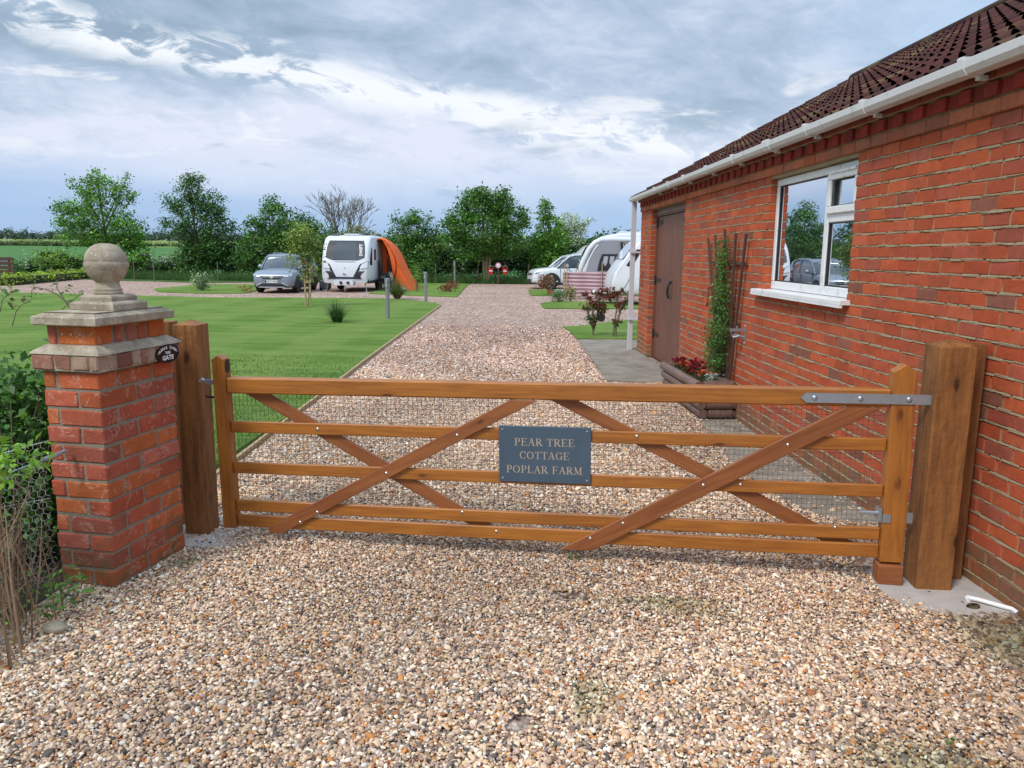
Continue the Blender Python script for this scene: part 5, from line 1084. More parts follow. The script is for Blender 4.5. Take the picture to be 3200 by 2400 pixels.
    def face(name, pts, m, off=0.0, dep=.05, par=rt, mirror=True):
        """part on the rounded nose: pts (y, z), both sides"""
        def fx(y): return 2.285 - .10 * (abs(y) / .8) ** 2 - .32 * max(0, abs(y) - .62)
        ys_ = [p[0] for p in pts]; a0, a1 = min(ys_), max(ys_); nn = max(2, int((a1 - a0) / .06)); cols = []
        for i in range(nn + 1):
            y = a0 + (a1 - a0) * (i + (1e-4 if i == 0 else -1e-4 if i == nn else 0)) / nn; zz = []
            for p, q in zip(pts, pts[1:] + pts[:1]):
                if (p[0] - y) * (q[0] - y) <= 0 and p[0] != q[0]: zz.append(p[1] + (q[1] - p[1]) * (y - p[0]) / (q[0] - p[0]))
            cols.append((y, min(zz), max(zz)))
        for s in ((-1, 1) if mirror else (1,)):
            MB().loft([[Vector((fx(y) - max(0, z - .72) * .55 + h, s * y, z)) for z, h in ((lo, off), (hi_, off), (hi_, off - dep), (lo, off - dep))] for y, lo, hi_ in cols]).build(name, M[m], par)
    if kind == 'silver':
        face('grille', [(-.44, .575), (.44, .575), (.60, .75), (-.60, .75)], 'black_plastic', -.005, .06, mirror=False)
        face('grille_bar', [(-.60, .752), (.60, .752), (.60, .772), (-.60, .772)], 'chrome', .012, .05, mirror=False); face('grille_bar', [(-.43, .575), (.43, .575), (.45, .595), (-.45, .595)], 'chrome', .012, .05, mirror=False)
        face('grille_bar', [(-.50, .675), (.50, .675), (.51, .69), (-.51, .69)], 'chrome', .010, .05, mirror=False)
        face('headlight', [(.50, .70), (.80, .745), (.86, .80), (.84, .84), (.52, .765)], 'lamp_glass', .018, .10)
        face('headlight_bezel', [(.49, .685), (.82, .73), (.84, .745), (.50, .70)], 'black_plastic', .012, .08)
        face('lower_grille', [(-.64, .30), (.64, .30), (.50, .43), (-.50, .43)], 'black_plastic', .0, .06, mirror=False)
        face('fog_lamp', [(.55, .415), (.80, .425), (.80, .485), (.58, .475)], 'black_plastic', .012, .08); face('fog_lens', [(.62, .445), (.76, .45), (.76, .478), (.64, .470)], 'lamp_glass', .022, .05)
        face('skid_plate', [(-.60, .255), (.60, .255), (.52, .29), (-.52, .29)], 'chrome', .01, .06, mirror=False)
        face('bumper_wing', [(.40, .44), (.50, .40), (.66, .33), (.72, .335), (.56, .43), (.44, .47)], 'chrome', .016, .06)
        mb = MB()
        for y in (-.045, .045): mb.box(2.287, 2.297, y - .009, y + .009, .655, .735)
        mb.box(2.287, 2.297, -.04, .04, .688, .702); mb.prism([(.075 * math.cos(a), .695 + .062 * math.sin(a)) for a in [math.pi * 2 * k / 20 for k in range(20)]], 2.278, 2.2865, lambda a, b, h: (h, a, b)); mb.build('emblem', M['chrome'], rt)
    else:
        face('grille', [(-.42, .66), (.42, .66), (.50, .76), (-.50, .76)], 'black_plastic', -.005, .06, mirror=False); face('grille_bar', [(-.46, .70), (.46, .70), (.47, .715), (-.47, .715)], 'chrome', .010, .05, mirror=False)
        face('headlight', [(.46, .66), (.80, .70), (.87, .80), (.48, .765)], 'black_plastic', .016, .14); face('headlight_lens', [(.52, .69), (.62, .70), (.62, .75), (.52, .745)], 'lamp_glass', .024, .05); face('headlight_lens', [(.68, .70), (.78, .72), (.78, .77), (.68, .755)], 'lamp_glass', .030, .05)
        face('lower_grille', [(-.40, .33), (.40, .33), (.36, .46), (-.36, .46)], 'black_plastic', .004, .06, mirror=False); face('fog_lamp', [(.52, .40), (.78, .42), (.78, .52), (.52, .50)], 'black_plastic', .014, .10)
        face('bumper_strip', [(-.84, .245), (.84, .245), (.80, .285), (-.80, .285)], 'black_plastic', .01, .10, mirror=False)
    if plate:
        pm_ = MB(); pm_.box(2.285, 2.300, -.26, .26, .455, .570); pb = pm_.build('number_plate', M['plate_white'], rt); MB().box(2.3005, 2.3012, .215, .26, .455, .57).build('plate_flag', M['blue'], pb) if False else MB().box(2.3005, 2.3012, -.26, -.215, .455, .57).build('plate_flag', M['blue'], pb)
        mb = MB(); put_text(mb, plate, .105, lambda a, b: (2.3015, a + .022, .5125 + b), .0025, .88); mb.build('lettering', M['black_gloss'], pb)
    return rt
car('silver_car', 'silver sport utility car parked beside the white caravan with awning', (-9.62, 33.1, 0), R(-91), 'silver', 'silver', 'KX17 ORA', .93)
car('white_car', 'white sport utility car half hidden by the striped windbreak', (3.02, 38.3, 0), R(180 + 10), 'car_white', 'white', None, 1.0)

def body_profile(name, prof, w, m, parent, rnd=.10, x_off=0):
    """side outline (x, z) swept across the width with rounded long edges"""
    cx = sum(p[0] for p in prof) / len(prof); cz = sum(p[1] for p in prof) / len(prof); rings = []
    for y, k in ((-w, rnd * 1.0), (-w + rnd * .25, rnd * .45), (-w + rnd * .7, rnd * .12), (-w + rnd * 1.3, 0), (w - rnd * 1.3, 0), (w - rnd * .7, rnd * .12), (w - rnd * .25, rnd * .45), (w, rnd * 1.0)):
        rings.append([Vector((p[0] + (cx - p[0]) * k / 2.2, y, p[1] + (cz - p[1]) * k / 1.3)) for p in prof])
    return MB().loft(rings).build(name, M[m], parent, True)
def interp(t, P):
    for (a, b), (c, d) in zip(P, P[1:]):
        if (a <= t <= c) or (c <= t <= a): return b + (d - b) * (t - a) / ((c - a) or 1)
    return P[-1][1] if abs(t - P[-1][0]) < abs(t - P[0][0]) else P[0][1]
# touring caravan facing the camera
cv = tag(empty('front_caravan', (-6.98, 34.9, 0), R(-90 - 2)), 'small white touring caravan with dark front panels and an orange awning', 'caravan'); 
nose = [(2.30, .38), (2.34, .55), (2.36, .75), (2.33, 1.05), (2.24, 1.35), (2.10, 1.70), (1.90, 2.05), (1.68, 2.28), (1.40, 2.36)]
prof_ = [(x, z) for x, z in nose] + [(.2, 2.40), (-1.2, 2.38), (-1.9, 2.25), (-2.15, 1.8), (-2.2, .38)]
body_profile('body', prof_, .985, 'van_white', cv, .16)
NZ = [(z, x) for x, z in nose]
def drape(name, rows, m, off=.02, par=cv, sides=(1,), dep=.05):
    """rows of (z, y_left, y_right) laid over the nose"""
    for s in sides:
        f = []; bkr = []
        for z, a, b in rows:
            for y in (a, b):
                kr = interp(abs(y), [(0, 0), (.777, 0), (.873, .019), (.945, .072), (.985, .16), (1.0, .18)]); x = interp(z, NZ); x = x + (.82 - x) * kr / 2.2; f.append(Vector((x + off, s * y, z))); bkr.append(Vector((x + off - dep, s * y, z)))
        mb = MB(); n = len(rows); vs = f + bkr; o = 2 * n; fs = []
        for i in range(n - 1): fs += [(2 * i, 2 * i + 1, 2 * i + 3, 2 * i + 2), (o + 2 * i, o + 2 * i + 2, o + 2 * i + 3, o + 2 * i + 1), (2 * i, 2 * i + 2, o + 2 * i + 2, o + 2 * i), (2 * i + 1, o + 2 * i + 1, o + 2 * i + 3, 2 * i + 3)]
        fs += [(0, o, o + 1, 1), (2 * n - 2, 2 * n - 1, o + 2 * n - 1, o + 2 * n - 2)]; mb.add(vs, fs); mb.build(name, M[m], par)
# seen from the front: picture right = +y after the turn
drape('front_window', [(1.34, -.52, .52), (1.38, -.66, .66), (1.44, -.82, .82), (1.70, -.82, .82), (1.95, -.79, .79), (2.12, -.74, .74), (2.15, -.72, .72)], 'graphite', .022)
drape('window_pane', [(1.35, -.48, .48), (1.45, -.50, .50), (1.70, -.47, .47), (1.95, -.44, .44), (2.07, -.42, .42)], 'car_glass', .030)
drape('nose_panel', [(.64, .36, .66), (.69, .39, .67), (.75, .42, .69), (.85, .47, .80), (1.0, .55, .965), (1.10, .60, .98), (1.17, .645, .984), (1.24, .80, .984), (1.30, .93, .984)], 'graphite', .022, sides=(1, -1), dep=.12)
drape('nose_panel', [(.38, -.98, .98), (.54, -.98, .98), (.56, -.72, .72), (.60, -.68, .68), (.638, -.66, .66)], 'graphite', .024, dep=.12)
drape('marker_light', [(.985, .68, .72), (1.0, .70, .92), (1.03, .80, .93)], 'lamp_glass', .040, sides=(1, -1))
drape('locker_seam', [(1.26, -.42, .42), (1.275, -.44, .44)], 'black_plastic', .014)
drape('locker_handle', [(.735, -.06, .06), (.755, -.06, .06)], 'black_plastic', .03); drape('locker_handle', [(.755, -.06, -.045), (.80, -.06, -.045)], 'black_plastic', .028)
mb = MB(); mb.lathe([(.032, 0), (.032, .006), (.02, .01)], 16, M=Matrix.Translation((2.345, 0, 1.02)) @ Matrix.Rotation(R(90), 4, 'Y')); mb.build('emblem', M['chrome'], cv)
mb = MB(); put_text(mb, 'SWIFT', .19, lambda a, b: (interp(1.76 + a, NZ) + .036 , .66 - b * 1.0 + .03 * 0 + (-.07) * a, 1.76 + a), .004, .95); tx = mb.build('lettering', M['white_paint'], cv, fix=False); 
a_ = MB(); a_.box(2.2, 2.62, -.40, .40, .30, .50); hitch = a_.build('hitch_cover', M['van_white'], cv)
mb = MB(); mb.lathe([(.06, 0), (.06, .06)], 12, M=Matrix.Translation((2.62, .2, .41)) @ Matrix.Rotation(R(90), 4, 'Y')); mb.tube([(2.63, -.10, .36), (2.66, -.10, .46)], .05, 8); mb.build('coupling', M['black_plastic'], hitch)
mb = MB(); mb.tube([(2.60, .06, .40), (2.60, .06, .06)], .022, 8); mb.build('jockey_leg', M['galv'], cv); wj = MB().lathe([(.05, -.025), (.075, -.02), (.075, .02), (.05, .025)], 16, M=Matrix.Translation((2.60, .14, .075)) @ Matrix.Rotation(R(90), 4, 'X')).build('jockey_wheel', M['tyre'], cv)
for s in (-1, 1):
    m2 = MB(); m2.tube([(2.05, s * .78, .40), (2.10, s * .86, .04)], .022, 6); m2.box(2.05, 2.18, s * .86 - .05, s * .86 + .05, .0, .04); m2.build('corner_steady', M['galv'], cv)
    wheel(cv, -.30, s * .87, .33, s); m2 = MB(); m2.prism([(-.30 + .46 * math.cos(a), .36 + .40 * math.sin(a)) for a in [math.pi * k / 10 for k in range(11)]], s * .90, s * .992, lambda p, q, h: (p, h, q)); m2.build('wheel_arch', M['graphite'], cv)
    m2 = MB(); m2.box(-2.1, 2.2, min(s * .93, s * .994), max(s * .93, s * .994), .37, .47); m2.build('side_skirt', M['graphite'], cv)
mb = MB(); mb.prism([(1.52, 1.10), (1.98, 1.16), (1.86, 1.52), (1.60, 1.86), (1.48, 1.86)], .96, .994, lambda p, q, h: (p, h, q)); mb.build('side_window', M['car_glass'], cv)
mb = MB(); mb.prism([(.75, 1.34), (1.10, 1.34), (1.10, 1.80), (.75, 1.80)], .96, .995, lambda p, q, h: (p, h, q)); mb.build('side_window', M['car_glass'], cv)
mb = MB(); mb.box(-1.0, -.45, .96, .998, .5, 2.1); mb.build('door', M['van_white'], cv)
mb = MB(); mb.cbox(.6, 1.1, -.30, .35, 2.395, 2.45, .02); mb.build('roof_light', M['van_white'], cv); mb = MB(); mb.cbox(1.15, 1.45, -.75, -.45, 2.36, 2.43, .015); mb.build('roof_vent', M['grey_plastic'], cv)
# orange awning
aw = tag(empty('orange_awning', (-5.97, 34.6, 0)), 'bright orange awning tent stretched out beside the small white caravan', 'awning'); aw.scale = (.73, 1, 1)
arc = [(-.02, 2.25), (.12, 2.28), (.35, 2.20), (.62, 2.02), (.90, 1.72), (1.13, 1.36), (1.32, 1.00), (1.58, .66), (1.85, .36), (2.10, .05), (2.14, 0.0)]
mb = MB(); outer_ = [[Vector((x, y, z * k)) for x, z in arc] + [Vector((x - .03, y, max(z * k - .03, -.01))) for x, z in arc[::-1]] for y, k in ((-.2, 1.0), (.7, 1.02), (1.6, 1.0), (2.4, .96))]; mb.loft(outer_); mb.build('shell', M['orange'], aw, True)
inn = [(.30, 2.18), (.52, 1.92), (.72, 1.5), (.84, 1.0), (.90, .5), (.92, 0.0)]
mb = MB(); mb.prism([(x, z) for x, z in arc[2:]] + [(.92, 0)] + inn[::-1][1:], -.215, -.190, lambda p, q, h: (p, h, q)); mb.build('front_panel', M['orange'], aw)
MB().tube([(x, -.225, z) for x, z in ((.42, 2.18), (.78, 1.86), (1.02, 1.45), (1.10, 1.05), (1.0, .55), (.95, 0.05))], .028, 6).build('seam_band', M['dark_orange'], aw, True)
MB().tube([(x + .01, -.22, z) for x, z in arc[1:7]] , .035, 6).build('air_beam', M['orange'], aw, True)
MB().prism([(.35, 0), (.40, 1.5), (.24, 2.1), (.10, 2.15), (.12, 0)], .55, .58, lambda p, q, h: (p, h, q)).build('inner_panel', M['orange'], aw)
MB().prism([(-.02, 0), (.92, 0), (.84, 1.0), (.5, 1.95), (.2, 2.2), (-.02, 2.2)], 2.2, 2.25, lambda p, q, h: (p, h, q)).build('back_panel', M['dark_orange'], aw)
MB().prism([(.42, 0), (.86, 0), (.80, 1.0), (.52, 1.7), (.44, 1.5)], .2, .24, lambda p, q, h: (p, h, q)).build('door_flap', M['dark_orange'], aw)
MB().tube([(1.05, -.24, 1.30), (2.2, -.4, .02)], .008, 4).build('guy_rope', M['dark_wood'], aw); MB().prism([(.03, 0), (.26, 0), (.20, .9), (.08, 1.35), (.0, 1.3)], -.26, -.235, lambda p, q, h: (p, h, q)).build('storm_flap', M['navy'], aw)
bc = tag(empty('covered_bag', (-5.46, 34.15, 0)), 'dark navy covered chair or bag in front of the orange awning', 'bag'); mb = MB(); mb.add([Vector((p[0] * .30 + .03 * math.sin(p[2] * 7), p[1] * .3, .42 + p[2] * .44 * (1.0 if p[2] > 0 else .9))) for p in IV2], [tuple(f) for f in IF2]); mb.build('cover', M['navy'], bc, True); MB().box(-.30, -.10, -.36, -.26, .55, .67).build('tag_panel', M['grey_plastic'], bc)
bx = tag(empty('white_bag', (-4.82, 34.0, 0)), 'small crumpled white bag at the foot of the orange awning', 'bag'); MB().add([Vector((p[0] * .16 * (1 + .2 * math.sin(p[2] * 9)), p[1] * .12, .08 + p[2] * .10 + .02 * math.sin(p[0] * 11))) for p in IV2], [tuple(f) for f in IF2]).build('cover', M['van_grey'], bx, True)
wt = tag(empty('waste_container', (-8.24, 34.0, 0)), 'grey wheeled waste water container left of the small caravan', 'container'); MB().cbox(-.22, .22, -.2, .2, .06, .36, .04).build('tank', M['grey_plastic'], wt, True); MB().cbox(-.20, .18, -.17, .17, .365, .44, .03).build('lid', M['van_grey'], wt, True)
for s in (-1, 1): MB().lathe([(.05, -.03), (.07, -.02), (.07, .02), (.05, .03)], 12, M=Matrix.Translation((s * .14, -.22, .07)) @ Matrix.Rotation(R(90), 4, 'X')).build('wheel', M['tyre'], wt)
oa = tag(MB().tube([(0, 0, 0), (-.03, 0, 1.2), (-.06, 0, 1.72), (-.12, .0, 1.90), (.02, 0, 1.98)], [.07, .08, .13, .10, .03], 8).build('orange_pole_bag', M['orange'], None, True), 'orange cloth end sticking out left of the small caravan', 'cloth'); oa.location = (-8.14, 36.3, 0)

# caravans on the right, seen from the side
def side_van(name, label, loc, rz, prof, w, m='van_white'):
    rt = tag(empty(name, loc, rz), label, 'caravan'); body_profile('body', prof, w, m, rt, .14); return rt
P2 = [(3.3, .42), (3.34, .62), (3.20, .95), (2.98, 1.45), (2.72, 1.95), (2.45, 2.28), (2.10, 2.48), (1.6, 2.57), (0, 2.60), (-2.0, 2.58), (-3.0, 2.42), (-3.2, 1.8), (-3.25, .42)]
v2 = side_van('awning_caravan', 'long white caravan with striped windbreak and grey porch awning', (6.02, 33.9, 0), R(180), P2, 1.12)
mb = MB(); mb.prism([(3.25, .98), (2.78, 1.98), (2.60, 2.12), (2.52, 2.02), (2.98, 1.02)], -1.10, 1.10, lambda p, q, h: (p + .03, h, q)); mb.build('front_window', M['car_glass'], v2)
mb = MB(); mb.tube([(2.66, 1.0, 2.12), (2.70, -1.0, 2.12)], .045, 6); mb.tube([(2.62, .75, 2.06), (2.86, .75, 2.0)], .04, 6); mb.build('cycle_rack', M['grey_plastic'], v2)
MB().cbox(.2, 1.5, -.3, .3, 2.59, 2.66, .03).build('roof_light', M['van_white'], v2)
# grey awning end panel with a dark framed window, in front of the long caravan
ga = tag(empty('porch_awning', (2.55, 31.4, 0)), 'light grey inflatable porch awning with a black framed window', 'awning')
k_ = 31.4 / FPX
def A2(u, v): q = at(u, v, 31.4); return (q.x - 2.55, q.z)
oz = [A2(1828, 848), (.30, 0), (2.45, 0)]; PA = [(-.25, 0), A2(1830, 850), A2(1842, 810), A2(1858, 780), A2(1872, 762), A2(1885, 754), A2(1945, 755), (2.35, 0)]
mb = MB(); mb.prism(PA, .0, .03, lambda p, q, h: (p, h, q)); mb.build('end_panel', M['grey_cloth'], ga)
ar = [(-.42, 0), A2(1806, 850), A2(1820, 812), A2(1838, 776), A2(1856, 756), A2(1876, 747), A2(1905, 746), A2(1990, 748)]
MB().tube([(x + .06, .12, z - .03) for x, z in ar], .11, 10).build('air_beam', M['van_white'], ga, True)
WN = [A2(1866, 846), A2(1874, 812), A2(1882, 794), A2(1936, 794), A2(1934, 846)]
mb = MB(); mb.prism(WN, -.02, -.002, lambda p, q, h: (p, h, q)); mb.build('window_frame', M['black_plastic'], ga)
WI = [A2(1875, 840), A2(1882, 814), A2(1889, 800), A2(1930, 800), A2(1929, 840)]
wi = MB().prism(WI, -.034, -.021, lambda p, q, h: (p, h, q)).build('window', M['car_glass'], ga)
for uu in (1892, 1912): MB().prism([A2(uu - 5, 801), A2(uu + 8, 801), A2(uu + 5, 822), A2(uu - 2, 832), A2(uu - 8, 820)], -.042, -.035, lambda p, q, h: (p, h, q)).build('curtain', M['van_grey'], wi)
MB().tube([A2(1942, 756)[0:1] + (-.05,) + A2(1942, 756)[1:], A2(1946, 800)[0:1] + (-.05,) + A2(1946, 800)[1:], A2(1938, 848)[0:1] + (-.05,) + A2(1938, 848)[1:]], [.05, .06, .05], 6).build('door_edge', M['graphite'], ga)
MB().tube([(x, -.18, z) for x, z in (A2(1945, 757), A2(1958, 764), A2(1970, 780), A2(1978, 802), A2(1980, 830), (2.60, .4))], [.05, .08, .09, .09, .08, .05], 8).build('porch_beam', M['brown_cloth'], ga, True)
mb = MB(); mb.prism([A2(1948, 762), A2(1968, 790), A2(1974, 815), A2(1975, 850), A2(1946, 850)], -.10, -.08, lambda p, q, h: (p, h, q)); mb.build('side_panel', M['van_grey'], ga)
v3 = side_van('far_caravan', 'cream old caravan peeping out behind the white car', (6.50, 43.0, 0), R(180), [(3.3, .4), (3.25, 1.3), (2.98, 1.75), (2.62, 2.08), (2.2, 2.24), (1.2, 2.32), (-3, 2.28), (-3.2, .4)], 1.05, 'van_grey')
mb = MB(); mb.box(2.35, 2.9, 1.04, 1.06, 1.2, 1.6); mb.build('side_window', M['car_glass'], v3)
P4 = [(3.30, .34), (3.42, .50), (3.44, .75), (3.34, 1.10), (3.12, 1.42), (2.92, 1.75), (2.62, 2.10), (2.30, 2.34), (1.8, 2.48), (-2.5, 2.5), (-3.0, .34)]
v4 = side_van('near_caravan', 'white caravan nose poking out from behind the brick building', (6.68, 26.6, 0), R(180), P4, 1.10)
mb = MB(); mb.prism([(3.05, 1.55), (2.68, 2.06), (2.60, 2.0), (2.92, 1.50)], -.95, .95, lambda p, q, h: (p + .03, h, q)); mb.build('front_window', M['car_glass'], v4)
mb = MB(); mb.prism([(2.98, 1.34), (2.66, 1.86), (2.48, 1.86), (2.80, 1.28)], 1.085, 1.115, lambda p, q, h: (p, h, q)); mb.build('side_window', M['car_glass'], v4)
MB().tube([(3.12, 1.118, .55), (2.96, 1.118, .72), (2.84, 1.118, 1.0)], .009, 5).build('moulding', M['van_grey'], v4)
MB().cbox(3.40, 3.95, -.35, .35, .30, .48, .05).build('hitch_cover', M['van_white'], v4, True); MB().tube([(3.8, .2, .36), (3.8, .2, .04)], .025, 6).build('jockey_leg', M['galv'], v4)
jw = tag(empty('jockey_wheel_stand', (2.2, 19.6, 0)), 'small black jockey wheel beside the red leaved shrubs', 'wheel'); MB().lathe([(.06, -.03), (.10, -.03), (.11, 0), (.10, .03), (.06, .03)], 16, M=Matrix.Translation((.05, 0, .11)) @ Matrix.Rotation(R(90), 4, 'X')).build('tyre', M['tyre'], jw); MB().box(-.14, -.02, -.04, .04, .12, .20).build('bracket', M['galv'], jw)
# striped windbreak
def stripe_fn(t, tc, c, b):
    sp = t.new('ShaderNodeSeparateXYZ'); t.put(sp.inputs[0], tc); z = t.m('FRACT', t.m('MULTIPLY', sp.outputs[2], 7.2)); 
    s1 = t.m('MULTIPLY', t.ss(z, .44, .47), t.ss(z, .66, .63)); s2 = t.m('MULTIPLY', t.ss(z, .74, .77), t.ss(z, .94, .91)); f = t.m('MAXIMUM', s1, s2)
    return t.mix(f, (.62, .42, .46), (.050, .014, .030))
M['stripe'] = mat('stripe', (.5, .3, .3), .85, fn=stripe_fn)
wb_ = tag(empty('windbreak', (1.90, 29.6, 0)), 'pink and maroon striped canvas windbreak on poles', 'windbreak'); mb = MB(); pts = []
for i in range(41):
    f = i / 40; u = 1760 + f * 210; yy = 29.6 - 1.0 * f + .05 * math.sin(f * 22); q = at(u, 850 - (14 * max(0, f - .55) ** 1.3 / .45 ** 1.3) + 1.2 * math.sin(f * 13), yy); pts.append((q.x - 1.90, yy - 29.6, q.z))
vs = [(x, y + dy, z) for dy in (0, .012) for x, y, zt in pts for z in np.linspace(.10, zt, 9)]; nn_ = 41; fs = [(o * 369 + i * 9 + j, o * 369 + (i + 1) * 9 + j, o * 369 + (i + 1) * 9 + j + 1, o * 369 + i * 9 + j + 1) for o in (0, 1) for i in range(40) for j in range(8)]
mb.add(vs, fs); mb.build('canvas', M['stripe'], wb_, True)
for u, h in ((1765, 1.33), (1772, 1.33), (1807, 1.35), (1881, 1.42), (1940, 1.55)):
    f = (u - 1760) / 210; q = at(u, 850, 29.6 - f); MB().tube([(q.x - 1.90, -f - .03, -.05), (q.x - 1.90, -f - .03, h)], .017, 6).build('pole', M['pale_wood'], wb_)
MB().tube([(.15, -.1, 1.05), (-.1, -1.9, .02)], .007, 4).build('guy_rope', M['pale_wood'], wb_)
tb = tag(empty('white_tub', (2.0, 32.6, 0)), 'small white plastic tub on the grass by the windbreak', 'tub'); MB().lathe([(.16, 0), (.20, .16), (.22, .17), (.20, .175), (.19, .16), (.15, .02)], 20).build('tub', M['upvc'], tb, True); MB().lathe([(.223, .176), (.20, .20), (.01, .205)], 20).build('lid', M['upvc'], tb, True)
tb = tag(empty('red_toolbox', (1.62, 32.8, 0)), 'little red and black box between the white tub and the bronze shrub', 'box'); MB().cbox(-.15, .12, -.1, .1, 0, .16, .02).build('case', M['red'], tb); MB().cbox(-.13, .10, -.09, .09, .162, .22, .02).build('lid', M['black_plastic'], tb); MB().tube([(-.08, 0, .22), (-.05, 0, .28), (.03, 0, .28), (.06, 0, .22)], .012, 6).build('handle', M['black_plastic'], tb)
# fire point
fy = 42.6; fp = tag(empty('fire_point_post', (-.81, fy, 0)), 'dark timber fire point post under the round sign', 'post'); MB().cbox(-.05, .05, -.05, .05, -.05, 1.05, .006).build('upright', M['dark_wood'], fp); MB().box(-.48, .48, -.035, .035, .94, 1.0).build('arm', M['dark_wood'], fp)
rs = tag(empty('round_fire_sign', (-.82, fy - .08, 1.02)), 'round pale pink and red sign between the two fire buckets', 'sign'); MB().lathe([(.16, 0), (.16, .02), (.15, .024)], 24, M=Matrix.Rotation(R(90), 4, 'X')).build('dish', mat('pinkish', (.50, .22, .22), .5), rs, True); MB().lathe([(.10, .0245), (.10, .032), (.09, .034)], 24, M=Matrix.Rotation(R(90), 4, 'X')).build('centre', M['white_paint'], rs, True); MB().box(-.045, .045, -.036, -.0341, -.02, .01).build('label_strip', M['navy'], rs)
def bucket():
    b = empty('fire_bucket'); MB().lathe([(.115, 0), (.15, .30), (.158, .302), (.158, .318), (.145, .32), (.14, .30), (.105, .02)], 24).build('pail', M['red'], b, True)
    MB().tube([(-.15, 0, .30), (-.10, 0, .42), (0, 0, .46), (.10, 0, .42), (.15, 0, .30)], .007, 5).build('handle', M['galv'], b)
    mb = MB(); V, F = text_geo('FIRE', .125, .004); mb.add([(-0 + .135 * math.sin(x / .135) * 1.0, -.1385 * math.cos(x / .135) - .003, .165 + y) for x, y, z in V], F); mb.build('lettering', M['white_paint'], b, fix=False); return b
B1 = bucket(); B1.location = (-1.21, fy - .12, .56); tag(B1, 'left red fire bucket hanging nearest the tree trunk', 'bucket', 'red fire buckets'); B2 = copy_tree(B1); B2.location = (-.44, fy - .12, .56); tag(B2, 'right red fire bucket hanging on the white car side of the post', 'bucket', 'red fire buckets')

# ------------------------------------------------------------------ fences, hedges and trees at the back
def wire_run(pts, label, post_us):
    rt = tag(empty('wire_fence', pts[0]), label, 'wire fence'); b = Vector(pts[0]); mb = MB()
    for z in (.25, .5, .75, 1.0): mb.tube([Vector((p[0], p[1], z)) - Vector((b.x, b.y, 0)) for p in pts], .0045, 3, cap=False)
    mb.build('wire', M['wire'], rt)
    for x, y in post_us: MB().tube([(x - b.x, y - b.y, -.1), (x - b.x, y - b.y, 1.1)], .024, 6).build('fence_post', M['bark'], rt)
wire_run([(-16.2, 42.6, 0), (-2.6, 43.4, 0), (14, 43.9, 0)], 'thin wire fence on timber posts along the back of the site', [(x, 42.6 + (x + 16.2) * .045) for x in (-16.2, -13.0, -9.9, -7.2, -4.3, -1.95, .85, 4.0, 7.0)])
wire_run([(-18.6, 40.2, 0), (-22.6, 44.2, 0)], 'short wire fence run behind the stone ball finial', [(-18.6, 40.2), (-20.6, 42.2), (-22.6, 44.2)])
fn_ = tag(empty('slatted_fence', (-27.9, 43.4, 0), R(4)), 'dark brown horizontal board fence at the far left edge', 'fence')
for k in range(5): MB().cbox(-3.4, .02 + .06 * (k == 0), -.02, .02, .05 + k * .235, .24 + k * .235, .005).build('board', M['dark_wood'], fn_)
for x in (-3.0, -1.6, -.25): MB().cbox(x - .05, x + .05, .025, .12, 0, 1.2, .005).build('fence_post', M['dark_wood'], fn_)
cr = tag(empty('parked_van', (-33.6, 47.5, 0)), 'white vehicle roof just showing over the board fence', 'vehicle'); mb = MB(); mb.loft([[Vector((x, y, z)) for y, z in ((-.8, .4), (-.85, .9), (-.7, zt - .06), (-.4, zt), (.4, zt), (.7, zt - .06), (.85, .9), (.8, .4))] for x, zt in ((-2.2, 1.1), (-1.6, 1.42), (.9, 1.46), (1.45, 1.30), (2.2, 1.0))]); mb.build('body', M['van_white'], cr, True)
hd = tag(empty('box_hedge', (-23.9, 40.2, 0)), 'low clipped bright yellow green hedge beside the gravel on the left', 'hedge')
p0, p1 = Vector((-22.9, 35.4, 0)) - hd.location, Vector((-24.6, 45.4, 0)) - hd.location; LL = []
for k in range(16): f = k / 15; c = p0.lerp(p1, f); LL.append(((c.x - .3, c.y, .26), (.55, .5, .26)))
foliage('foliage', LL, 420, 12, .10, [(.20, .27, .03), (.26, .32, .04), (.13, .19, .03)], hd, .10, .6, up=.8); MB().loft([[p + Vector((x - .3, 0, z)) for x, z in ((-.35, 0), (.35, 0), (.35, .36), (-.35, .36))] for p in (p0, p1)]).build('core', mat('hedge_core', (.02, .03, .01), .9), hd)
HG = 'trees and bushes of the back hedge'
def T(name, label, u, yb, px, nc, per, size, cols, **k):
    c = at(u, 880, yb); return tree(name, label, (c.x, yb, 0), lobes_px(yb, px), nc, per, size, cols, **k)
T('maple_tree', 'spreading light green tree behind the stone ball finial', 345, 50, [(330, 700, 85, 70), (250, 680, 70, 38), (195, 652, 42, 22), (310, 590, 62, 40), (300, 555, 28, 26), (380, 610, 42, 36), (400, 720, 62, 55), (240, 740, 70, 34), (270, 625, 60, 30), (430, 760, 35, 30), (232, 570, 22, 12), (390, 570, 14, 24), (440, 800, 28, 18), (350, 780, 70, 34), (200, 700, 40, 16)], 620, 20, .15, LIME + GREEN, tr=.13, sig=.20, group=HG, up=.2, fork=.25, shell=.3)
T('dark_tree', 'dark green upright tree second from the left behind the wire fence', 620, 47, [(615, 680, 82, 75), (595, 590, 42, 42), (580, 560, 22, 20), (660, 640, 48, 42), (680, 700, 52, 40), (545, 640, 26, 24), (560, 710, 48, 30), (515, 695, 22, 12), (520, 622, 14, 20), (715, 715, 24, 14), (640, 780, 62, 50), (610, 830, 60, 40), (625, 555, 16, 16)], 640, 20, .13, DARK, tr=.11, sig=.17, group=HG, fork=.3, shell=.3)
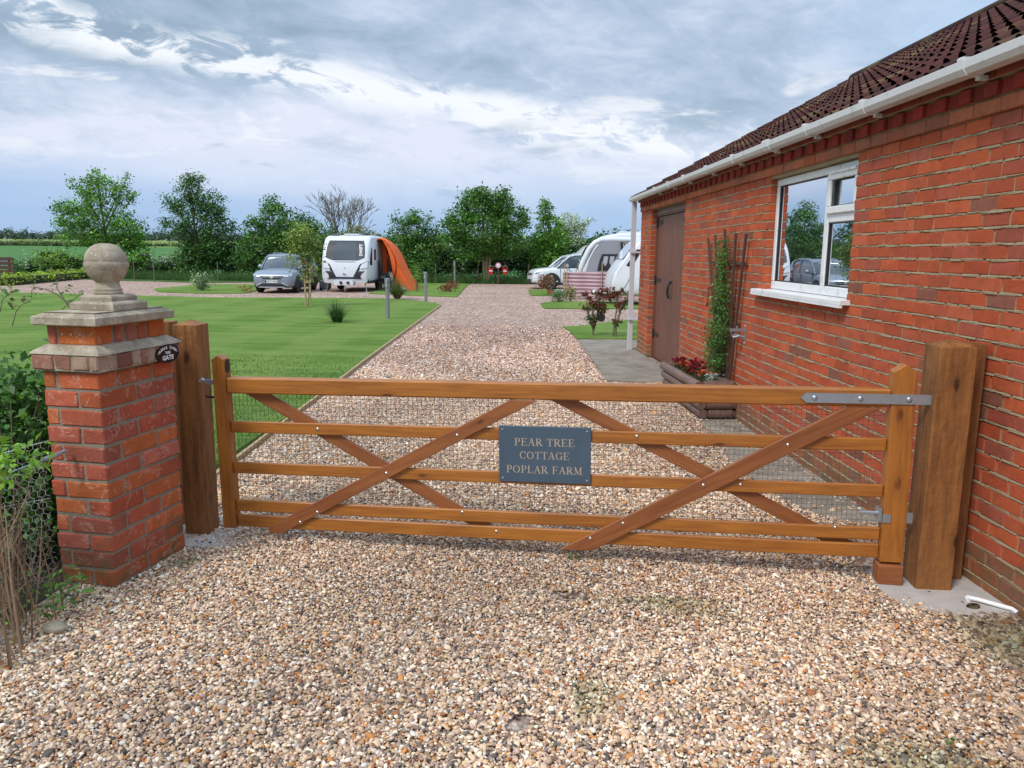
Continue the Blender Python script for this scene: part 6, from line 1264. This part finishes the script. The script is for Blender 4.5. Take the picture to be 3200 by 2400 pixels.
T('elder_tree', 'feathery mid green tree behind the silver car', 860, 46, [(860, 690, 52, 55), (850, 640, 28, 26), (800, 720, 42, 40), (900, 740, 60, 60), (830, 790, 75, 60), (905, 660, 10, 8), (770, 800, 40, 50), (790, 690, 14, 10)], 540, 20, .14, GREEN + [(.05, .11, .045)], tr=.09, sig=.17, white=.01, group=HG, shell=.3)
T('hedgerow_tree', 'rounded dark hedgerow tree between silver car and small caravan', 985, 49, [(955, 720, 40, 45), (1000, 740, 60, 45), (1045, 770, 55, 40), (940, 680, 20, 18), (965, 800, 70, 70), (1080, 800, 45, 60)], 480, 20, .15, DARK + GREEN, tr=.1, sig=.19, group=HG)
T('olive_bush', 'soft brownish olive bush showing over the small caravan roof', 1130, 54, [(1115, 735, 48, 32), (1160, 748, 36, 28), (1075, 750, 30, 26), (1140, 790, 70, 50)], 330, 22, .11, [(.14, .15, .05), (.11, .12, .045), (.17, .16, .07)], tr=.08, sig=.18, group=HG)
T('slender_tree', 'loose leafy tree right of the orange awning', 1285, 45, [(1290, 720, 50, 50), (1275, 690, 14, 30), (1240, 690, 12, 26), (1300, 680, 10, 28), (1325, 710, 14, 28), (1350, 715, 12, 24), (1250, 760, 55, 50), (1320, 780, 60, 55), (1290, 830, 90, 50), (1360, 760, 28, 26), (1345, 680, 7, 18), (1370, 730, 8, 20)], 560, 18, .13, GREEN + [(.07, .15, .045)], tr=.07, sig=.15, group=HG, shell=.2)
T('broad_tree', 'largest full green tree with three stems at the end of the drive', 1520, 43.4, [(1505, 650, 75, 55), (1480, 620, 38, 30), (1560, 640, 52, 42), (1440, 680, 50, 40), (1590, 690, 52, 45), (1510, 720, 110, 55), (1430, 740, 50, 40), (1600, 750, 50, 42), (1505, 600, 24, 20), (1572, 605, 16, 24), (1635, 675, 20, 24), (1395, 705, 24, 18), (1640, 700, 18, 14), (1470, 790, 50, 28), (1560, 785, 60, 26)], 900, 20, .14, GREEN + [(.05, .12, .02)], stems=3, tr=.085, bark='bark_green', sig=.18, group=HG, fork=.38, shell=.4)
T('hawthorn_tree', 'feathery green tree with white blossom right of the largest tree', 1722, 45, [(1715, 720, 42, 50), (1705, 665, 20, 34), (1700, 640, 10, 20), (1740, 760, 40, 45), (1690, 770, 42, 50), (1715, 820, 60, 45)], 430, 19, .13, GREEN + LIME, tr=.06, sig=.15, group=HG)
T('blossom_tree', 'white flowering hawthorn in front of the hedge beside the feathery tree', 1790, 47, [(1775, 700, 36, 34), (1810, 720, 24, 18), (1760, 735, 30, 30), (1825, 702, 8, 14), (1840, 690, 12, 6), (1785, 770, 45, 40)], 300, 19, .11, GREEN + WHITE, tr=.06, sig=.14, white=.35, group=HG)
# leafless tree
bt = tag(empty('bare_tree', at(1085, 860, 56).to_2d().to_3d()), 'bare leafless tree rising behind the small caravan', 'tree', HG); mb = MB(); rb = random.Random(9)
def br(p, d, L, r, dep):
    e = p + d * L; mb.tube([p, p.lerp(e, .5) + Vector((rb.uniform(-.04, .04), rb.uniform(-.04, .04), 0)) * L, e], [r, r * .85, r * .65], 5, cap=False)
    if dep == 0: return
    for k in range(3 if dep > 3 else 2 + (rb.random() < .5)):
        a = Vector((rb.gauss(0, .42), rb.gauss(0, .42), .10)); d2 = (d + a).normalized(); d2.z = max(d2.z, .25); br(p.lerp(e, rb.uniform(.65, 1)), d2.normalized(), L * rb.uniform(.62, .82), max(r * .62, .012), dep - 1)
for k in range(4): br(Vector((0, 0, 0)), Vector((rb.uniform(-.5, .5), rb.uniform(-.3, .3), 1)).normalized(), 2.2, .075, 5)
mb.build('branches', M['bark'], bt)
def hedge(name, label, segs, nc, per, size, cols, cat='hedge', white=0.0, core=True, sig=None, cps=.5):
    c0 = Vector(segs[0][0]); rt = tag(empty(name, (c0.x, c0.y, 0)), label, cat); L = []
    for (x, y, z), (rx, ry, rz) in segs: L.append(((x - c0.x, y - c0.y, z), (rx, ry, rz)))
    foliage('foliage', L, nc, per, size, cols, rt, sig, .45, white)
    if core:
        mb = MB()
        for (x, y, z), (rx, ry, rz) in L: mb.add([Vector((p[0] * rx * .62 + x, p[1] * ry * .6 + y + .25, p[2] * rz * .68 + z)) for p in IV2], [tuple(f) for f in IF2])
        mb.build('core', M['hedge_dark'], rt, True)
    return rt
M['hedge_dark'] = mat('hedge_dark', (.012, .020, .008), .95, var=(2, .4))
def seg_px(y, L): return [((at(u, v, y).x, y + random.uniform(-.4, .4), max(at(u, v, y).z, .2)), (ru * y / FPX, 1.1, rv * y / FPX)) for u, v, ru, rv in L]
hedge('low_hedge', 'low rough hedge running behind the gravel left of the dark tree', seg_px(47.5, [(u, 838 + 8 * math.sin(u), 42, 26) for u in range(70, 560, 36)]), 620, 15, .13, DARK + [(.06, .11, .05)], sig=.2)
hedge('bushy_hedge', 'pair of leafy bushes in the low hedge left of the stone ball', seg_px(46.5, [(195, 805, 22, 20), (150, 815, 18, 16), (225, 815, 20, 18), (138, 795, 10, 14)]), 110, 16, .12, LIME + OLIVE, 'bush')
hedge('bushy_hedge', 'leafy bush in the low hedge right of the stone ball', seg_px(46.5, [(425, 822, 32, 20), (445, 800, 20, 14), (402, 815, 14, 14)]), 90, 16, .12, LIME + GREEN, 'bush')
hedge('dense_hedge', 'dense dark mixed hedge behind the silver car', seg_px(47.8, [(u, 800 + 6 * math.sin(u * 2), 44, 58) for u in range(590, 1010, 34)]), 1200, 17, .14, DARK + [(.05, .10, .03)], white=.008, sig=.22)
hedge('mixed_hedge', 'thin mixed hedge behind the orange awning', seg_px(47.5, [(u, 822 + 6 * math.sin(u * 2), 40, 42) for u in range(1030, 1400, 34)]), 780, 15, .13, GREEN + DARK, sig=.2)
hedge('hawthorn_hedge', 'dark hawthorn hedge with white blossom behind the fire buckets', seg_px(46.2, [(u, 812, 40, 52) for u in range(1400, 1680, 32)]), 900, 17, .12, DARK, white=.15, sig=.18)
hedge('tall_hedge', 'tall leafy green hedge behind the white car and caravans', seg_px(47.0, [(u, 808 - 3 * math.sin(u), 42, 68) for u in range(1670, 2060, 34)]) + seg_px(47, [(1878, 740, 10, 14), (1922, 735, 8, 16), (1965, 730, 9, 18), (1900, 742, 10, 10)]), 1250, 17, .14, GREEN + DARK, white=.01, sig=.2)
# rough grass along the fence and cow parsley
n = 42000; x = RNG.uniform(-27, 9, n); y = np.where(x < -16.4, 41.6 + (-16.4 - x) * .42, 42.9) + RNG.exponential(1.1, n); h = RNG.uniform(.12, .5, n) * np.clip((y - 41) / 2.5, .5, 1.3); a = RNG.uniform(0, 6.28, n); w = .012
B0 = np.stack([x + np.cos(a) * w, y + np.sin(a) * w, np.zeros(n)], 1); B1_ = np.stack([x - np.cos(a) * w, y - np.sin(a) * w, np.zeros(n)], 1); TP = np.stack([x + RNG.normal(size=n) * .08, y + RNG.normal(size=n) * .08, h], 1)
tag(np_mesh('rough_grass', np.stack([B0, B1_, TP], 1).reshape(-1, 3), np.arange(3 * n).reshape(n, 3), leaf_cols(n, [(.05, .13, .03), (.08, .17, .04), (.04, .10, .03), (.11, .17, .05)]), M['leaf']), 'rough long grass at the foot of the hedge and fence', 'grass', kind='stuff')
Q = []
for u, v, s_ in [(random.gauss(85, 18), random.gauss(812, 14), 1) for _ in range(26)] + [(random.gauss(500, 26), random.gauss(808, 11), 1) for _ in range(48)] + [(random.gauss(140, 30), random.gauss(815, 10), 1) for _ in range(16)]:
    c = at(u, v, 46 + random.uniform(-.6, .8)); Q += [(c.x + random.gauss(0, .06), c.y, c.z + random.gauss(0, .02)) for _ in range(7)]
V, F = leaf_quads(np.array(Q), .055, .8, .9); mb = np_mesh('cow_parsley', V, F, leaf_cols(len(Q), WHITE), M['petal']); tag(mb, 'white cow parsley heads above the low hedge', 'wild flowers', kind='stuff')
# far hedges and trees across the fields
def far_mass(name, y, u0, u1, step, vt, hgt, cols, size, n, label, core=(.03, .045, .03), blue=0):
    L = []; u = u0
    while u < u1:
        hh = hgt * random.uniform(.65, 1.25); x = at(u, 760, y).x; zb = rise(y); L.append(((x, y + random.uniform(-3, 3), zb + hh * .45), (step * y / FPX * random.uniform(.7, 1.2), 3, hh * .55))); u += step * random.uniform(.6, 1.1)
    rt = empty(name, (0, 0, 0)); tag(rt, label, 'trees' if 'tree' in name else 'hedge', kind='stuff')
    foliage('foliage', L, n, 9, size, cols, rt, size * .8, .6, up=.4, zmin=-10)
    mb = MB()
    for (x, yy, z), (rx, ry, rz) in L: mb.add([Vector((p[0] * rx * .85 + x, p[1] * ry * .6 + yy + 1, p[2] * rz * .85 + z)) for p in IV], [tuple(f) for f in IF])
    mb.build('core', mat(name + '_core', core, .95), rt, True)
far_mass('far_treeline', 640, -260, 2300, 17, 0, 7.0, [(.085, .12, .105), (.10, .14, .115), (.07, .105, .095)], 1.7, 2600, 'hazy grey green line of trees on the horizon', (.06, .085, .08))  # distance haze is put into the leaf and core colours
far_mass('field_hedge', 214, -100, 330, 10, 0, 1.0, [(.07, .10, .035), (.09, .115, .04), (.06, .09, .03)], .5, 700, 'long low hedge across the far field on the left', (.035, .05, .02))
far_mass('field_hedge', 230, 430, 1400, 12, 0, .9, [(.07, .10, .035), (.09, .115, .04)], .5, 900, 'far field hedge glimpsed between the dark trees', (.035, .05, .02))
